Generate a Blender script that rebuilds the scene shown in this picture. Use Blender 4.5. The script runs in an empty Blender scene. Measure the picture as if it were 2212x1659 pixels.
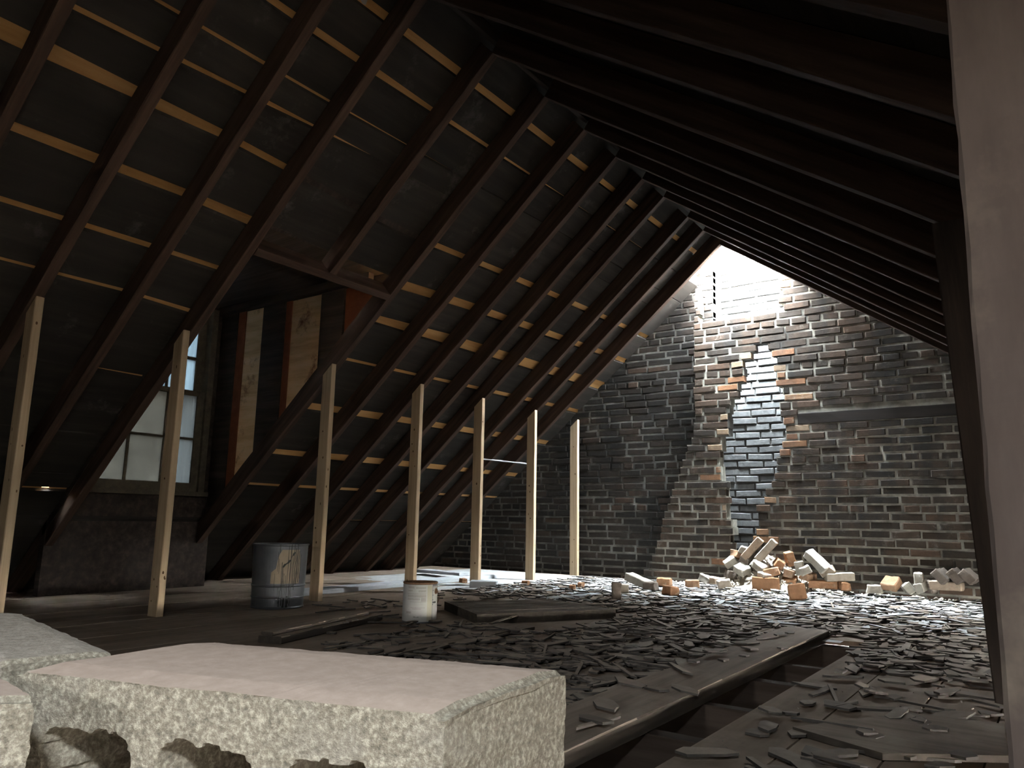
import bpy, bmesh, math, random
import numpy as np
from mathutils import Vector, Matrix, noise

S = bpy.context.scene
COL = S.collection
PI = math.pi
rnd = random.Random(7)

# ------------------------------------------------------------------ camera
YAW, PITCH, ROLL, FPX = 0.61883, 0.17710, 0.017576, 1638.95
IW, IH = 2212.0, 1659.0
CAM = Vector((0.0, 0.0, 0.5))
_f = Vector((-math.sin(YAW) * math.cos(PITCH), math.cos(YAW) * math.cos(PITCH), math.sin(PITCH)))
_r0 = Vector((math.cos(YAW), math.sin(YAW), 0.0))
_u0 = _r0.cross(_f)
_c, _s = math.cos(ROLL), math.sin(ROLL)
_r = _c * _r0 + _s * _u0
_u = -_s * _r0 + _c * _u0
cam_data = bpy.data.cameras.new('camera')
cam_data.sensor_width = 36.0
cam_data.sensor_fit = 'HORIZONTAL'
cam_data.lens = FPX / IW * 36.0
cam_data.clip_start = 0.02
cam = bpy.data.objects.new('camera', cam_data)
COL.objects.link(cam)
cam.matrix_world = Matrix(((_r.x, _u.x, -_f.x, CAM.x), (_r.y, _u.y, -_f.y, CAM.y), (_r.z, _u.z, -_f.z, CAM.z), (0, 0, 0, 1)))
S.camera = cam

def ray(x, y):
    return _r * ((x - IW / 2) / FPX) - _u * ((y - IH / 2) / FPX) + _f
def on_floor(x, y, z=0.0):
    d = ray(x, y)
    return CAM + d * ((z - CAM.z) / d.z)
def on_y(x, y, Y):
    d = ray(x, y)
    return CAM + d * ((Y - CAM.y) / d.y)

# ------------------------------------------------------------------ sky, exposure
world = bpy.data.worlds.new('sky')
S.world = world
world.use_nodes = True
wn, wl_ = world.node_tree.nodes, world.node_tree.links
wn.clear()
w_out = wn.new('ShaderNodeOutputWorld')
w_bg = wn.new('ShaderNodeBackground')
w_tc = wn.new('ShaderNodeTexCoord')
w_sep = wn.new('ShaderNodeSeparateXYZ')
w_ramp = wn.new('ShaderNodeValToRGB')          # overcast sky: brighter towards the zenith, dim ground
w_ramp.color_ramp.elements[0].position = 0.46
w_ramp.color_ramp.elements[0].color = (0.06, 0.06, 0.055, 1)
w_ramp.color_ramp.elements[1].position = 1.0
w_ramp.color_ramp.elements[1].color = (0.80, 0.925, 1.0, 1)
e = w_ramp.color_ramp.elements.new(0.52)
e.color = (0.37, 0.355, 0.33, 1)
w_map = wn.new('ShaderNodeMath'); w_map.operation = 'MULTIPLY_ADD'
w_map.inputs[1].default_value = 0.5; w_map.inputs[2].default_value = 0.5
wl_.new(w_tc.outputs['Generated'], w_sep.inputs[0])
wl_.new(w_sep.outputs['Z'], w_map.inputs[0])
wl_.new(w_map.outputs[0], w_ramp.inputs[0])
wl_.new(w_ramp.outputs[0], w_bg.inputs['Color'])
w_bg.inputs['Strength'].default_value = 1100.0
wl_.new(w_bg.outputs[0], w_out.inputs['Surface'])

def portal(name, loc, direction, sx, sy):
    d = bpy.data.lights.new(name, 'AREA')
    d.shape = 'RECTANGLE'; d.size = sx; d.size_y = sy
    d.cycles.is_portal = True
    o = bpy.data.objects.new(name, d); COL.objects.link(o)
    o.location = loc
    o.rotation_euler = Vector(direction).to_track_quat('-Z', 'Y').to_euler()
    return o
portal('roof_hole_portal', (-2.1, 6.24, 3.02), (0, 0, -1), 1.1, 0.75)
portal('rear_window_portal', (-0.9, -2.32, 1.11), (0, 1, 0), 0.28, 0.32)
portal('roof_light_portal', (0.375, -0.455, 1.265), (-0.57, 0, -0.82), 0.30, 0.30)

S.view_settings.view_transform = 'Standard'
S.view_settings.look = 'None'
S.view_settings.gamma = 1.0
S.view_settings.exposure = -0.12
S.view_settings.use_curve_mapping = False
S.cycles.use_denoising = True
S.cycles.max_bounces = 8
S.cycles.diffuse_bounces = 6
S.cycles.glossy_bounces = 3
S.cycles.sample_clamp_indirect = 6.0

# ------------------------------------------------------------------ geometry constants (metres; ridge along +Y)
RX, RZ = -2.090, 2.784           # underside of the rafters at the ridge
SL, SR = 0.855, 0.700            # slopes of the left and right roof
RD = 0.115                       # rafter depth
CL, CR = math.sqrt(1 + SL * SL), math.sqrt(1 + SR * SR)
RAFTER_Y = [0.20, 0.61, 1.01, 1.42, 1.82, 2.19, 2.713, 3.194, 3.622, 4.024, 4.408, 4.75, 5.186, 5.507, 5.873]
WALL_Y = 6.2
REAR_Y = -2.3

def left_z(x, d=0.0):            # plane d above the rafters' underside
    return RZ + d * CL - SL * (RX - x)
def right_z(x, d=0.0):
    return RZ + d * CR - SR * (x - RX)
def left_pt(t, Y, d=0.0):        # t: distance down the slope from the ridge
    return Vector((RX - t / CL, Y, RZ + d * CL - SL * t / CL))
def right_pt(t, Y, d=0.0):
    return Vector((RX + t / CR, Y, RZ + d * CR - SR * t / CR))

# ------------------------------------------------------------------ helpers
def tag(o, label=None, cat=None, group=None, kind=None):
    if label: o['label'] = label
    if cat: o['category'] = cat
    if group: o['group'] = group
    if kind: o['kind'] = kind
    return o

def obj(name, bm, mats, parent=None, smooth=False, mw=None):
    me = bpy.data.meshes.new(name)
    if smooth:
        for f in bm.faces: f.smooth = True
    bm.normal_update()
    bm.to_mesh(me); bm.free()
    for m in (mats if isinstance(mats, (list, tuple)) else [mats]):
        me.materials.append(m)
    o = bpy.data.objects.new(name, me)
    COL.objects.link(o)
    if mw is not None: o.matrix_world = mw
    if parent is not None: o.parent = parent
    return o

def empty(name, loc=(0, 0, 0), rz=0.0):
    o = bpy.data.objects.new(name, None)
    o.empty_display_size = 0.05
    COL.objects.link(o)
    o.location = loc; o.rotation_euler = (0, 0, rz)
    return o

def hexa(bm, P, mi=0):
    """P: 8 corners, bottom four then top four, counter-clockwise."""
    v = [bm.verts.new(p) for p in P]
    fs = []
    for idx in ((3, 2, 1, 0), (4, 5, 6, 7), (0, 1, 5, 4), (1, 2, 6, 5), (2, 3, 7, 6), (3, 0, 4, 7)):
        f = bm.faces.new([v[i] for i in idx]); f.material_index = mi; fs.append(f)
    return v

def box(bm, x0, x1, y0, y1, z0, z1, mi=0):
    return hexa(bm, [(x0, y0, z0), (x1, y0, z0), (x1, y1, z0), (x0, y1, z0), (x0, y0, z1), (x1, y0, z1), (x1, y1, z1), (x0, y1, z1)], mi)

def prism(bm, poly, z0, z1, mi=0):
    lo = [bm.verts.new((p[0], p[1], z0)) for p in poly]
    hi = [bm.verts.new((p[0], p[1], z1)) for p in poly]
    n = len(poly)
    a = bm.faces.new(hi); b = bm.faces.new(lo[::-1])
    a.material_index = b.material_index = mi
    for i in range(n):
        f = bm.faces.new((lo[i], lo[(i + 1) % n], hi[(i + 1) % n], hi[i])); f.material_index = mi
    return lo + hi

def frame_between(a, b, up=(0, 0, 1)):
    """matrix whose local X runs from a to b, local Z close to up, origin at a"""
    a, b = Vector(a), Vector(b)
    x = (b - a).normalized()
    y = Vector(up).cross(x).normalized()
    z = x.cross(y)
    return Matrix(((x.x, y.x, z.x, a.x), (x.y, y.y, z.y, a.y), (x.z, y.z, z.z, a.z), (0, 0, 0, 1)))

def timber_bm(L, w, h, rough=0.0015, bev=0.003, seg=10, seed=0, notch=0.0):
    """a sawn timber along local X, y in -w/2..w/2, z in 0..h, a little out of true"""
    r = random.Random(seed)
    bm = bmesh.new()
    c = bev
    prof = [(-w / 2 + c, 0), (w / 2 - c, 0), (w / 2, c), (w / 2, h - c), (w / 2 - c, h), (-w / 2 + c, h), (-w / 2, h - c), (-w / 2, c)]
    rings = []
    for i in range(seg + 1):
        x = L * i / seg
        rings.append([bm.verts.new((x, p[0] + r.uniform(-rough, rough), p[1] + r.uniform(-rough, rough))) for p in prof])
    for i in range(seg):
        for k in range(8):
            bm.faces.new((rings[i][k], rings[i][(k + 1) % 8], rings[i + 1][(k + 1) % 8], rings[i + 1][k]))
    bm.faces.new(rings[0]); bm.faces.new(rings[-1][::-1])
    bmesh.ops.recalc_face_normals(bm, faces=bm.faces)
    return bm

def rough_block_bm(L, w, h, bev=0.006, amp=0.003, cuts=3, seed=0, freq=18.0, chips=0.0):
    """brick-like block centred in x,y with z 0..h, chipped edges"""
    r = random.Random(seed)
    bm = bmesh.new()
    box(bm, -L / 2, L / 2, -w / 2, w / 2, 0, h)
    bmesh.ops.bevel(bm, geom=list(bm.edges), offset=bev, segments=1, affect='EDGES', profile=0.5)
    bmesh.ops.subdivide_edges(bm, edges=[e for e in bm.edges if e.calc_length() > min(L, w, h) * 0.5], cuts=cuts, use_grid_fill=True)
    off = Vector((seed * 3.7, seed * 1.3, 0))
    for v in bm.verts:
        n = noise.noise_vector(v.co * freq + off)
        v.co += n * amp
        if chips:
            k = noise.noise(v.co * 7 + off)
            ex = abs(v.co.x) / (L / 2)
            if k > 0.1 and ex > 0.6:
                v.co.x *= 1 - chips * (k - 0.1) * 1.6
                v.co.z *= 1 - chips * 0.4 * (k - 0.1)
    return bm

# ------------------------------------------------------------------ materials
def new_mat(name):
    m = bpy.data.materials.new(name); m.use_nodes = True
    nt = m.node_tree; nt.nodes.clear()
    out = nt.nodes.new('ShaderNodeOutputMaterial')
    b = nt.nodes.new('ShaderNodeBsdfPrincipled')
    nt.links.new(b.outputs[0], out.inputs[0])
    b.inputs['Specular IOR Level'].default_value = 0.12
    return m, nt, b

def N(nt, kind, **kw):
    n = nt.nodes.new(kind)
    for k, v in kw.items():
        if k.startswith('i_'): n.inputs[k[2:]].default_value = v
        else: setattr(n, k, v)
    return n

def coords(nt, scale=(1, 1, 1), kind='Object'):
    tc = N(nt, 'ShaderNodeTexCoord'); mp = N(nt, 'ShaderNodeMapping')
    mp.inputs['Scale'].default_value = scale
    nt.links.new(tc.outputs[kind], mp.inputs['Vector'])
    return mp.outputs[0]

def noise_tex(nt, vec, scale, detail=5, rough=0.6):
    n = N(nt, 'ShaderNodeTexNoise'); n.inputs['Scale'].default_value = scale
    n.inputs['Detail'].default_value = detail; n.inputs['Roughness'].default_value = rough
    nt.links.new(vec, n.inputs['Vector'])
    return n.outputs['Fac']

def ramp(nt, fac, stops):
    r = N(nt, 'ShaderNodeValToRGB')
    els = r.color_ramp.elements
    while len(els) < len(stops): els.new(0.5)
    for el, (p, c) in zip(els, stops):
        el.position = p
        el.color = (c[0], c[1], c[2], 1) if hasattr(c, '__len__') else (c, c, c, 1)
    nt.links.new(fac, r.inputs[0])
    return r.outputs[0]

def mix(nt, fac, a, b, mode='MIX'):
    m = N(nt, 'ShaderNodeMix', data_type='RGBA', blend_type=mode)
    for sock, val in ((m.inputs[0], fac), (m.inputs[6], a), (m.inputs[7], b)):
        if isinstance(val, (int, float)): sock.default_value = val
        elif hasattr(val, '__len__'): sock.default_value = (val[0], val[1], val[2], 1)
        else: nt.links.new(val, sock)
    return m.outputs[2]

def bump(nt, b, h, strength=0.4, dist=0.004):
    n = N(nt, 'ShaderNodeBump'); n.inputs['Strength'].default_value = strength; n.inputs['Distance'].default_value = dist
    nt.links.new(h, n.inputs['Height']); nt.links.new(n.outputs[0], b.inputs['Normal'])

def wood(name, dark, mid, light, stretch=(1.2, 22, 22), rough=0.85, scale=1.0, island=0.0, blotch=None, bstr=0.35):
    m, nt, b = new_mat(name)
    v = coords(nt, stretch)
    oi = N(nt, 'ShaderNodeObjectInfo')
    add = N(nt, 'ShaderNodeVectorMath', operation='ADD')
    nt.links.new(v, add.inputs[0])
    sc = N(nt, 'ShaderNodeMath', operation='MULTIPLY'); sc.inputs[1].default_value = 37.0
    nt.links.new(oi.outputs['Random'], sc.inputs[0]); nt.links.new(sc.outputs[0], add.inputs[1])
    g = noise_tex(nt, add.outputs[0], 1.6 * scale, 7, 0.65)
    c = ramp(nt, g, [(0.28, dark), (0.5, mid), (0.74, light)])
    if blotch:
        bl = noise_tex(nt, coords(nt, (1, 1, 1)), 4.0, 6, 0.7)
        f = ramp(nt, bl, [(blotch[1], 0), (blotch[2], 1)])
        c = mix(nt, f, c, blotch[0])
    if island:
        geo = N(nt, 'ShaderNodeNewGeometry')
        c = mix(nt, island, c, ramp(nt, geo.outputs['Random Per Island'], [(0.0, dark), (1.0, light)]))
    nt.links.new(c, b.inputs['Base Color'])
    b.inputs['Roughness'].default_value = rough
    bump(nt, b, g, bstr, 0.003)
    return m

M = {}
M['rafter'] = wood('rafter_wood', (0.014, 0.0082, 0.0055), (0.034, 0.0195, 0.0135), (0.062, 0.037, 0.026), (1.0, 16, 16))
M['roof_board'] = wood('roof_board_wood', (0.007, 0.006, 0.005), (0.0145, 0.012, 0.010), (0.029, 0.0245, 0.0205), (10, 0.7, 10), island=0.25,
                       blotch=((0.085, 0.08, 0.075), 0.60, 0.80))
M['plywood'] = wood('plywood', (0.38, 0.19, 0.065), (0.56, 0.315, 0.12), (0.67, 0.41, 0.185), (9, 0.8, 9), rough=0.7, bstr=0.1)
M['cheek_ply'] = wood('cheek_plywood', (0.50, 0.28, 0.13), (0.74, 0.47, 0.25), (0.84, 0.58, 0.36), (1.0, 10, 9), rough=0.7,
                      blotch=((0.16, 0.055, 0.022), 0.54, 0.66))
M['lumber'] = wood('new_lumber', (0.30, 0.21, 0.125), (0.41, 0.30, 0.19), (0.48, 0.36, 0.24), (1.0, 26, 26), rough=0.65, bstr=0.12,
                   blotch=((0.27, 0.16, 0.08), 0.62, 0.78))
M['knot'] = wood('knot_wood', (0.05, 0.028, 0.014), (0.09, 0.05, 0.025), (0.14, 0.08, 0.04))
M['floor'] = wood('floor_boards', (0.126, 0.091, 0.066), (0.204, 0.152, 0.112), (0.294, 0.226, 0.172), (11, 0.9, 11), island=0.25,
                  blotch=((0.31, 0.247, 0.195), 0.45, 0.75), bstr=0.25)
M['dusty_board'] = wood('dusty_board', (0.15, 0.113, 0.087), (0.228, 0.176, 0.138), (0.31, 0.25, 0.198), (0.9, 14, 14),
                        blotch=((0.32, 0.265, 0.213), 0.48, 0.72))
M['panel_top'] = wood('panel_wood', (0.075, 0.06, 0.049), (0.12, 0.098, 0.081), (0.18, 0.15, 0.125), (2, 14, 14))
M['charred'] = wood('charred_wood', (0.006, 0.0045, 0.0038), (0.011, 0.008, 0.0065), (0.020, 0.0145, 0.012), (1.0, 14, 14))
M['old_dark'] = wood('old_dark_wood', (0.010, 0.007, 0.006), (0.022, 0.016, 0.013), (0.045, 0.032, 0.026), (1.0, 14, 14))
M['joist'] = wood('joist_wood', (0.030, 0.021, 0.016), (0.055, 0.039, 0.031), (0.085, 0.064, 0.052), (1.0, 14, 14))
M['column'] = wood('column_wood', (0.055, 0.042, 0.037), (0.080, 0.063, 0.056), (0.110, 0.088, 0.077), (1.2, 5, 5),
                   blotch=((0.145, 0.118, 0.094), 0.56, 0.80), bstr=0.2)
M['pale_board'] = wood('pale_dusty_board', (0.32, 0.33, 0.34), (0.42, 0.43, 0.44), (0.55, 0.56, 0.57), (0.9, 12, 12))

def brick_material(name, base, soot, soot_amt, smear, island=True, smear_col=(0.36, 0.33, 0.27)):
    m, nt, b = new_mat(name)
    geo = N(nt, 'ShaderNodeNewGeometry')
    oc = coords(nt)
    if island:
        c = ramp(nt, geo.outputs['Random Per Island'], base)
    else:
        oi = N(nt, 'ShaderNodeObjectInfo')
        c = ramp(nt, oi.outputs['Random'], base)
    n1 = noise_tex(nt, oc, 30, 6, 0.7)
    c = mix(nt, 0.55, c, ramp(nt, n1, [(0.3, 0.35), (0.7, 1.0)]), 'MULTIPLY')
    if soot_amt:
        vs = noise_tex(nt, coords(nt, (2.6, 1.0, 0.5)), 1.5, 6, 0.65)   # long stains running down the wall
        f = ramp(nt, vs, [(0.42, 0.0), (0.62, soot_amt)])
        c = mix(nt, f, c, soot)
    if smear:
        n2 = noise_tex(nt, oc, 9, 7, 0.75)
        f2 = ramp(nt, n2, [(0.585, 0.0), (0.68, smear)])
        c = mix(nt, f2, c, smear_col)
    nt.links.new(c, b.inputs['Base Color'])
    b.inputs['Roughness'].default_value = 0.92
    bump(nt, b, n1, 0.5, 0.006)
    return m
M['brick'] = brick_material('sooty_brick', [(0.0, (0.024, 0.0175, 0.0132)), (0.5, (0.036, 0.0245, 0.0175)), (0.9, (0.048, 0.030, 0.0205)), (1.0, (0.068, 0.039, 0.025))],
                            (0.012, 0.011, 0.010), 0.85, 0.38, smear_col=(0.14, 0.126, 0.105))
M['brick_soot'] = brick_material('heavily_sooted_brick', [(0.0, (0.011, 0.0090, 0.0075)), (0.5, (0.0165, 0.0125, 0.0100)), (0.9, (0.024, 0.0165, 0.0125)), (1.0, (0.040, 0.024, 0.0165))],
                                 (0.008, 0.0075, 0.007), 0.85, 0.3, smear_col=(0.085, 0.08, 0.07))  # darker copy of the sooty brick, carries the shade of the recess
M['brick_raw'] = brick_material('broken_brick', [(0.0, (0.15, 0.070, 0.037)), (0.5, (0.20, 0.098, 0.050)), (1.0, (0.20, 0.14, 0.092))], (0.03, 0.025, 0.022), 0.5, 0.4)
M['brick_flue'] = brick_material('flue_brick', [(0.0, (0.125, 0.124, 0.124)), (0.6, (0.155, 0.154, 0.153)), (1.0, (0.19, 0.188, 0.186))],
                                 (0.05, 0.046, 0.045), 0.4, 0.15)
M['brick_loose'] = brick_material('loose_brick', [(0.0, (0.30, 0.17, 0.10)), (0.35, (0.36, 0.22, 0.14)), (0.65, (0.38, 0.31, 0.24)), (1.0, (0.42, 0.37, 0.30))],
                                  (0, 0, 0), 0, 0.75, island=False)
M['brick_orange'] = brick_material('orange_brick', [(0.0, (0.24, 0.120, 0.062)), (1.0, (0.31, 0.165, 0.09))], (0, 0, 0), 0, 0.55, island=False)
M['brick_grey'] = brick_material('grey_brick', [(0.0, (0.33, 0.29, 0.24)), (1.0, (0.42, 0.385, 0.33))], (0, 0, 0), 0, 0.5, island=False)
M['brick_sooted'] = brick_material('sooted_loose_brick', [(0.0, (0.10, 0.076, 0.06)), (1.0, (0.15, 0.12, 0.098))], (0, 0, 0), 0, 0.35, island=False)

def rough_mat(name, stops, scale, rough=0.95, b_str=0.6, b_dist=0.006, detail=7, second=None):
    m, nt, b = new_mat(name)
    oc = coords(nt)
    n = noise_tex(nt, oc, scale, detail, 0.7)
    c = ramp(nt, n, stops)
    if second:
        n2 = noise_tex(nt, oc, second[0], 4, 0.6)
        c = mix(nt, ramp(nt, n2, [(second[2], 0), (second[3], 1)]), c, second[1])
    nt.links.new(c, b.inputs['Base Color'])
    b.inputs['Roughness'].default_value = rough
    bump(nt, b, n, b_str, b_dist)
    return m
M['mortar'] = rough_mat('mortar', [(0.3, (0.075, 0.069, 0.058)), (0.5, (0.19, 0.175, 0.146)), (0.75, (0.37, 0.347, 0.295))], 7, second=(1.8, (0.028, 0.025, 0.022), 0.47, 0.62))
M['mortar_soot'] = rough_mat('sooted_mortar', [(0.3, (0.028, 0.027, 0.024)), (0.5, (0.072, 0.068, 0.060)), (0.75, (0.16, 0.152, 0.136))], 7, second=(1.8, (0.016, 0.015, 0.014), 0.47, 0.62))  # mortar darkened to match the painted shade of the recess
M['mortar_pale'] = rough_mat('pale_mortar', [(0.3, (0.05, 0.045, 0.043)), (0.7, (0.10, 0.095, 0.09))], 16)
M['rubble'] = rough_mat('mortar_rubble', [(0.3, (0.30, 0.26, 0.21)), (0.7, (0.46, 0.41, 0.35))], 24)
M['concrete'] = rough_mat('concrete_block', [(0.32, (0.155, 0.135, 0.108)), (0.5, (0.30, 0.258, 0.20)), (0.64, (0.52, 0.46, 0.365))], 210, b_str=0.9, b_dist=0.004,
                          second=(9, (0.36, 0.32, 0.27), 0.55, 0.85))
M['concrete_dust'] = rough_mat('dusty_concrete_top', [(0.3, (0.33, 0.25, 0.205)), (0.7, (0.42, 0.325, 0.27))], 60, b_str=0.25, b_dist=0.002)
M['concrete_rough'] = rough_mat('rough_dirty_concrete', [(0.3, (0.22, 0.19, 0.16)), (0.7, (0.42, 0.365, 0.31))], 90, b_str=0.8, b_dist=0.004)
M['dust'] = rough_mat('plaster_dust', [(0.3, (0.30, 0.295, 0.285)), (0.7, (0.46, 0.455, 0.445))], 12, b_str=0.4)  # pale dust tone stands in for light on the floor
M['slate_dusty'] = rough_mat('dusty_slate_shard', [(0.3, (0.34, 0.33, 0.32)), (0.7, (0.52, 0.515, 0.505))], 14, b_str=0.3)  # paler slate copy for shards meant to look lit
M['slate_edge'] = rough_mat('split_slate_edge', [(0.3, (0.04, 0.035, 0.031)), (0.7, (0.075, 0.066, 0.06))], 14, b_str=0.2)  # shard sides darkened so they do not catch the near light
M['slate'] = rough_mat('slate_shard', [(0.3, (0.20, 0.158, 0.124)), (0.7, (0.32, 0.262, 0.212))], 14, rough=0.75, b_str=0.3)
M['slate_dark'] = rough_mat('dark_slate_shard', [(0.3, (0.125, 0.098, 0.077)), (0.7, (0.215, 0.172, 0.138))], 14, rough=0.75, b_str=0.3)
M['grit'] = rough_mat('grit', [(0.3, (0.14, 0.12, 0.10)), (0.7, (0.24, 0.21, 0.18))], 30)
M['plaster'] = rough_mat('old_plaster', [(0.3, (0.05, 0.04, 0.033)), (0.7, (0.10, 0.08, 0.066))], 8)
M['zinc'] = rough_mat('galvanised_metal', [(0.3, (0.085, 0.088, 0.094)), (0.7, (0.125, 0.128, 0.135))], 6, rough=0.45, b_str=0.05)
M['zinc'].node_tree.nodes['Principled BSDF'].inputs['Metallic'].default_value = 0.55
M['rust'] = rough_mat('rusty_metal', [(0.3, (0.10, 0.055, 0.03)), (0.7, (0.20, 0.115, 0.07))], 40)
M['paper_beige'] = rough_mat('beige_paper_label', [(0.3, (0.24, 0.185, 0.125)), (0.7, (0.31, 0.245, 0.17))], 12, b_str=0.05)
M['paper_white'] = rough_mat('white_paper_label', [(0.3, (0.33, 0.318, 0.295)), (0.7, (0.40, 0.388, 0.365))], 10, b_str=0.05)
M['paper_cream'] = rough_mat('cream_paper_strip', [(0.3, (0.31, 0.29, 0.22)), (0.7, (0.36, 0.34, 0.265))], 10, b_str=0.05)
M['tar'] = rough_mat('black_tar', [(0.3, (0.008, 0.008, 0.007)), (0.7, (0.02, 0.02, 0.018))], 10, rough=0.4)
M['print'] = rough_mat('faded_print', [(0.3, (0.24, 0.23, 0.21)), (0.7, (0.30, 0.288, 0.262))], 120, b_str=0.0)
M['print_dark'] = rough_mat('dark_print', [(0.3, (0.03, 0.03, 0.03)), (0.7, (0.10, 0.10, 0.10))], 60, b_str=0.0)
M['sash'] = rough_mat('old_sash_paint', [(0.3, (0.04, 0.034, 0.026)), (0.7, (0.085, 0.07, 0.05))], 20)
M['red_primer'] = rough_mat('red_stained_board', [(0.3, (0.10, 0.030, 0.012)), (0.7, (0.17, 0.055, 0.025))], 10)
M['outside'] = rough_mat('weathered_outside', [(0.3, (0.25, 0.24, 0.22)), (0.7, (0.35, 0.33, 0.31))], 6)

def pane_material(name, col, trans, streak):
    m, nt, b = new_mat(name)
    nt.nodes.remove(b)
    out = [n for n in nt.nodes if n.type == 'OUTPUT_MATERIAL'][0]
    v = coords(nt, (1, 30, 1.0) if streak else (3, 3, 3))
    n = noise_tex(nt, v, 2.0, 5, 0.6)
    lo = [c * 0.7 for c in col]
    c = ramp(nt, n, [(0.3, lo), (0.7, col)])
    tr = N(nt, 'ShaderNodeBsdfTranslucent'); nt.links.new(c, tr.inputs['Color'])
    df = N(nt, 'ShaderNodeBsdfDiffuse'); df.inputs['Color'].default_value = (0.10, 0.10, 0.095, 1)
    mx = N(nt, 'ShaderNodeMixShader'); mx.inputs[0].default_value = trans
    nt.links.new(df.outputs[0], mx.inputs[1]); nt.links.new(tr.outputs[0], mx.inputs[2])
    gl = N(nt, 'ShaderNodeBsdfGlossy'); gl.inputs['Roughness'].default_value = 0.15
    mx2 = N(nt, 'ShaderNodeMixShader'); mx2.inputs[0].default_value = 0.03
    nt.links.new(mx.outputs[0], mx2.inputs[1]); nt.links.new(gl.outputs[0], mx2.inputs[2])
    nt.links.new(mx2.outputs[0], out.inputs[0])
    return m
M['pane_blue'] = pane_material('dusty_glass_upper', (0.064, 0.076, 0.084), 0.6, True)
M['pane_grey'] = pane_material('dusty_glass_lower', (0.0385, 0.038, 0.035), 0.6, False)
M['pane_mid'] = pane_material('dusty_glass_streaked', (0.044, 0.047, 0.048), 0.6, True)

# ------------------------------------------------------------------ floor
GAP_X0, GAP_X1, GAP_Y0, GAP_Y1 = -1.10, -0.73, 0.9, 3.72
bm = bmesh.new()
x = -5.7
while x < 2.1:
    w = rnd.uniform(0.165, 0.215)
    x1 = x + w
    if x < GAP_X0 < x1: x1 = GAP_X0
    if GAP_X0 <= x < GAP_X1 - 0.01: x1 = GAP_X1
    segs = [(REAR_Y - 0.2, 6.75)]
    if GAP_X0 - 0.001 <= x < GAP_X1 - 0.01:
        segs = [(REAR_Y - 0.2, GAP_Y0), (GAP_Y1, 6.75)]
    for y0, y1 in segs:
        cut = y0
        while cut < y1 - 0.05:
            nx = min(y1, cut + rnd.uniform(1.6, 3.4))
            if y1 - nx < 0.4: nx = y1
            n = 6
            dz = rnd.uniform(-0.003, 0.0)
            for k in range(n):                # slightly uneven edges
                a, b_ = cut + (nx - cut) * k / n, cut + (nx - cut) * (k + 1) / n
            j0, j1 = 0.0025, 0.0025
            box(bm, x + j0, x1 - j1, cut + 0.001, nx - 0.001, -0.022, dz)
            cut = nx
    x = x1
floor = tag(obj('floor', bm, M['floor']), kind='structure')
bm = bmesh.new(); box(bm, -5.7, 2.1, REAR_Y - 0.2, 6.75, -0.24, -0.20)
tag(obj('plaster_bed', bm, M['plaster'], floor), kind='structure')
for i, y in enumerate([1.10, 1.47, 1.887, 2.272, 2.721, 3.092, 3.675]):
    j = obj('floor_joist', timber_bm(7.4, 0.05, 0.165, seed=40 + i, seg=20), M['joist'], None, mw=Matrix.Translation((-5.5, y, -0.1885)))
    lab = {0: 'brown floor joist at the near end of the floor gap, beside the big block', 1: 'second brown floor joist from the near end of the floor gap',
           2: 'third brown floor joist from the near end of the floor gap', 3: 'fourth brown floor joist in the gap, about midway along it',
           4: 'fifth brown floor joist in the gap, beyond its middle', 5: 'sixth brown floor joist, next to last before the gap ends',
           6: 'last brown floor joist, at the far end of the floor gap'}[i]
    tag(j, lab, 'floor joist', 'joists under the missing floorboard')

# ------------------------------------------------------------------ roof: boards, deck above them, rafters
# rows of open joints on the left slope: (t at near end of the roof, t at far end, width near, width far)
HOLE_X0, HOLE_X1, HOLE_Y0 = -2.47, -1.64, 5.925
ROWW = 1.2
GAPS = [  # centre t and width sampled at Y = 1, 2, 3, 4, 5, 6
    ([0.285] * 6, [0.045] * 5 + [0.042]),
    ([0.50, 0.515, 0.518, 0.508, 0.505, 0.50], [0.030, 0.046, 0.030, 0.016, 0.010, 0.006]),
    ([0.755, 0.755, 0.740, 0.724, 0.715, 0.71], [0.026, 0.024, 0.011, 0.007, 0.006, 0.005]),
    ([0.935, 0.900, 0.88, 0.87, 0.87, 0.87], [0.028, 0.03, 0.0, 0.0, 0.0, 0.0]),
    ([1.13, 1.132, 1.205, 1.172, 1.155, 1.15], [0.075, 0.035, 0.040, 0.044, 0.045, 0.040]),
    ([1.472, 1.474, 1.545, 1.496, 1.475, 1.46], [0.049, 0.050, 0.076, 0.062, 0.058, 0.05]),
    ([1.80, 1.80, 1.825, 1.803, 1.795, 1.79], [0.032, 0.035, 0.044, 0.082, 0.085, 0.09]),
    ([2.085, 2.088, 2.18, 2.168, 2.15, 2.14], [0.024, 0.031, 0.038, 0.032, 0.047, 0.05]),
    ([2.60, 2.60, 2.63, 2.61, 2.60, 2.59], [0.014, 0.016, 0.060, 0.070, 0.066, 0.06]),
    ([3.07, 3.07, 3.08, 3.073, 3.07, 3.07], [0.004, 0.006, 0.045, 0.074, 0.07, 0.06]),
    ([3.41, 3.41, 3.415, 3.415, 3.415, 3.41], [0.003, 0.004, 0.03, 0.045, 0.045, 0.04]),
    ([3.80] * 6, [0.003, 0.003, 0.01, 0.02, 0.02, 0.02]),
]
def interp(vals, Y):
    k = min(max(Y - 1.0, 0.0), 4.999)
    i = int(k); f = k - i
    return vals[i] * (1 - f) + vals[i + 1] * f
def in_dormer(t, Y):
    return 1.50 < t < 3.87 and 2.235 < Y < 3.236
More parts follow.
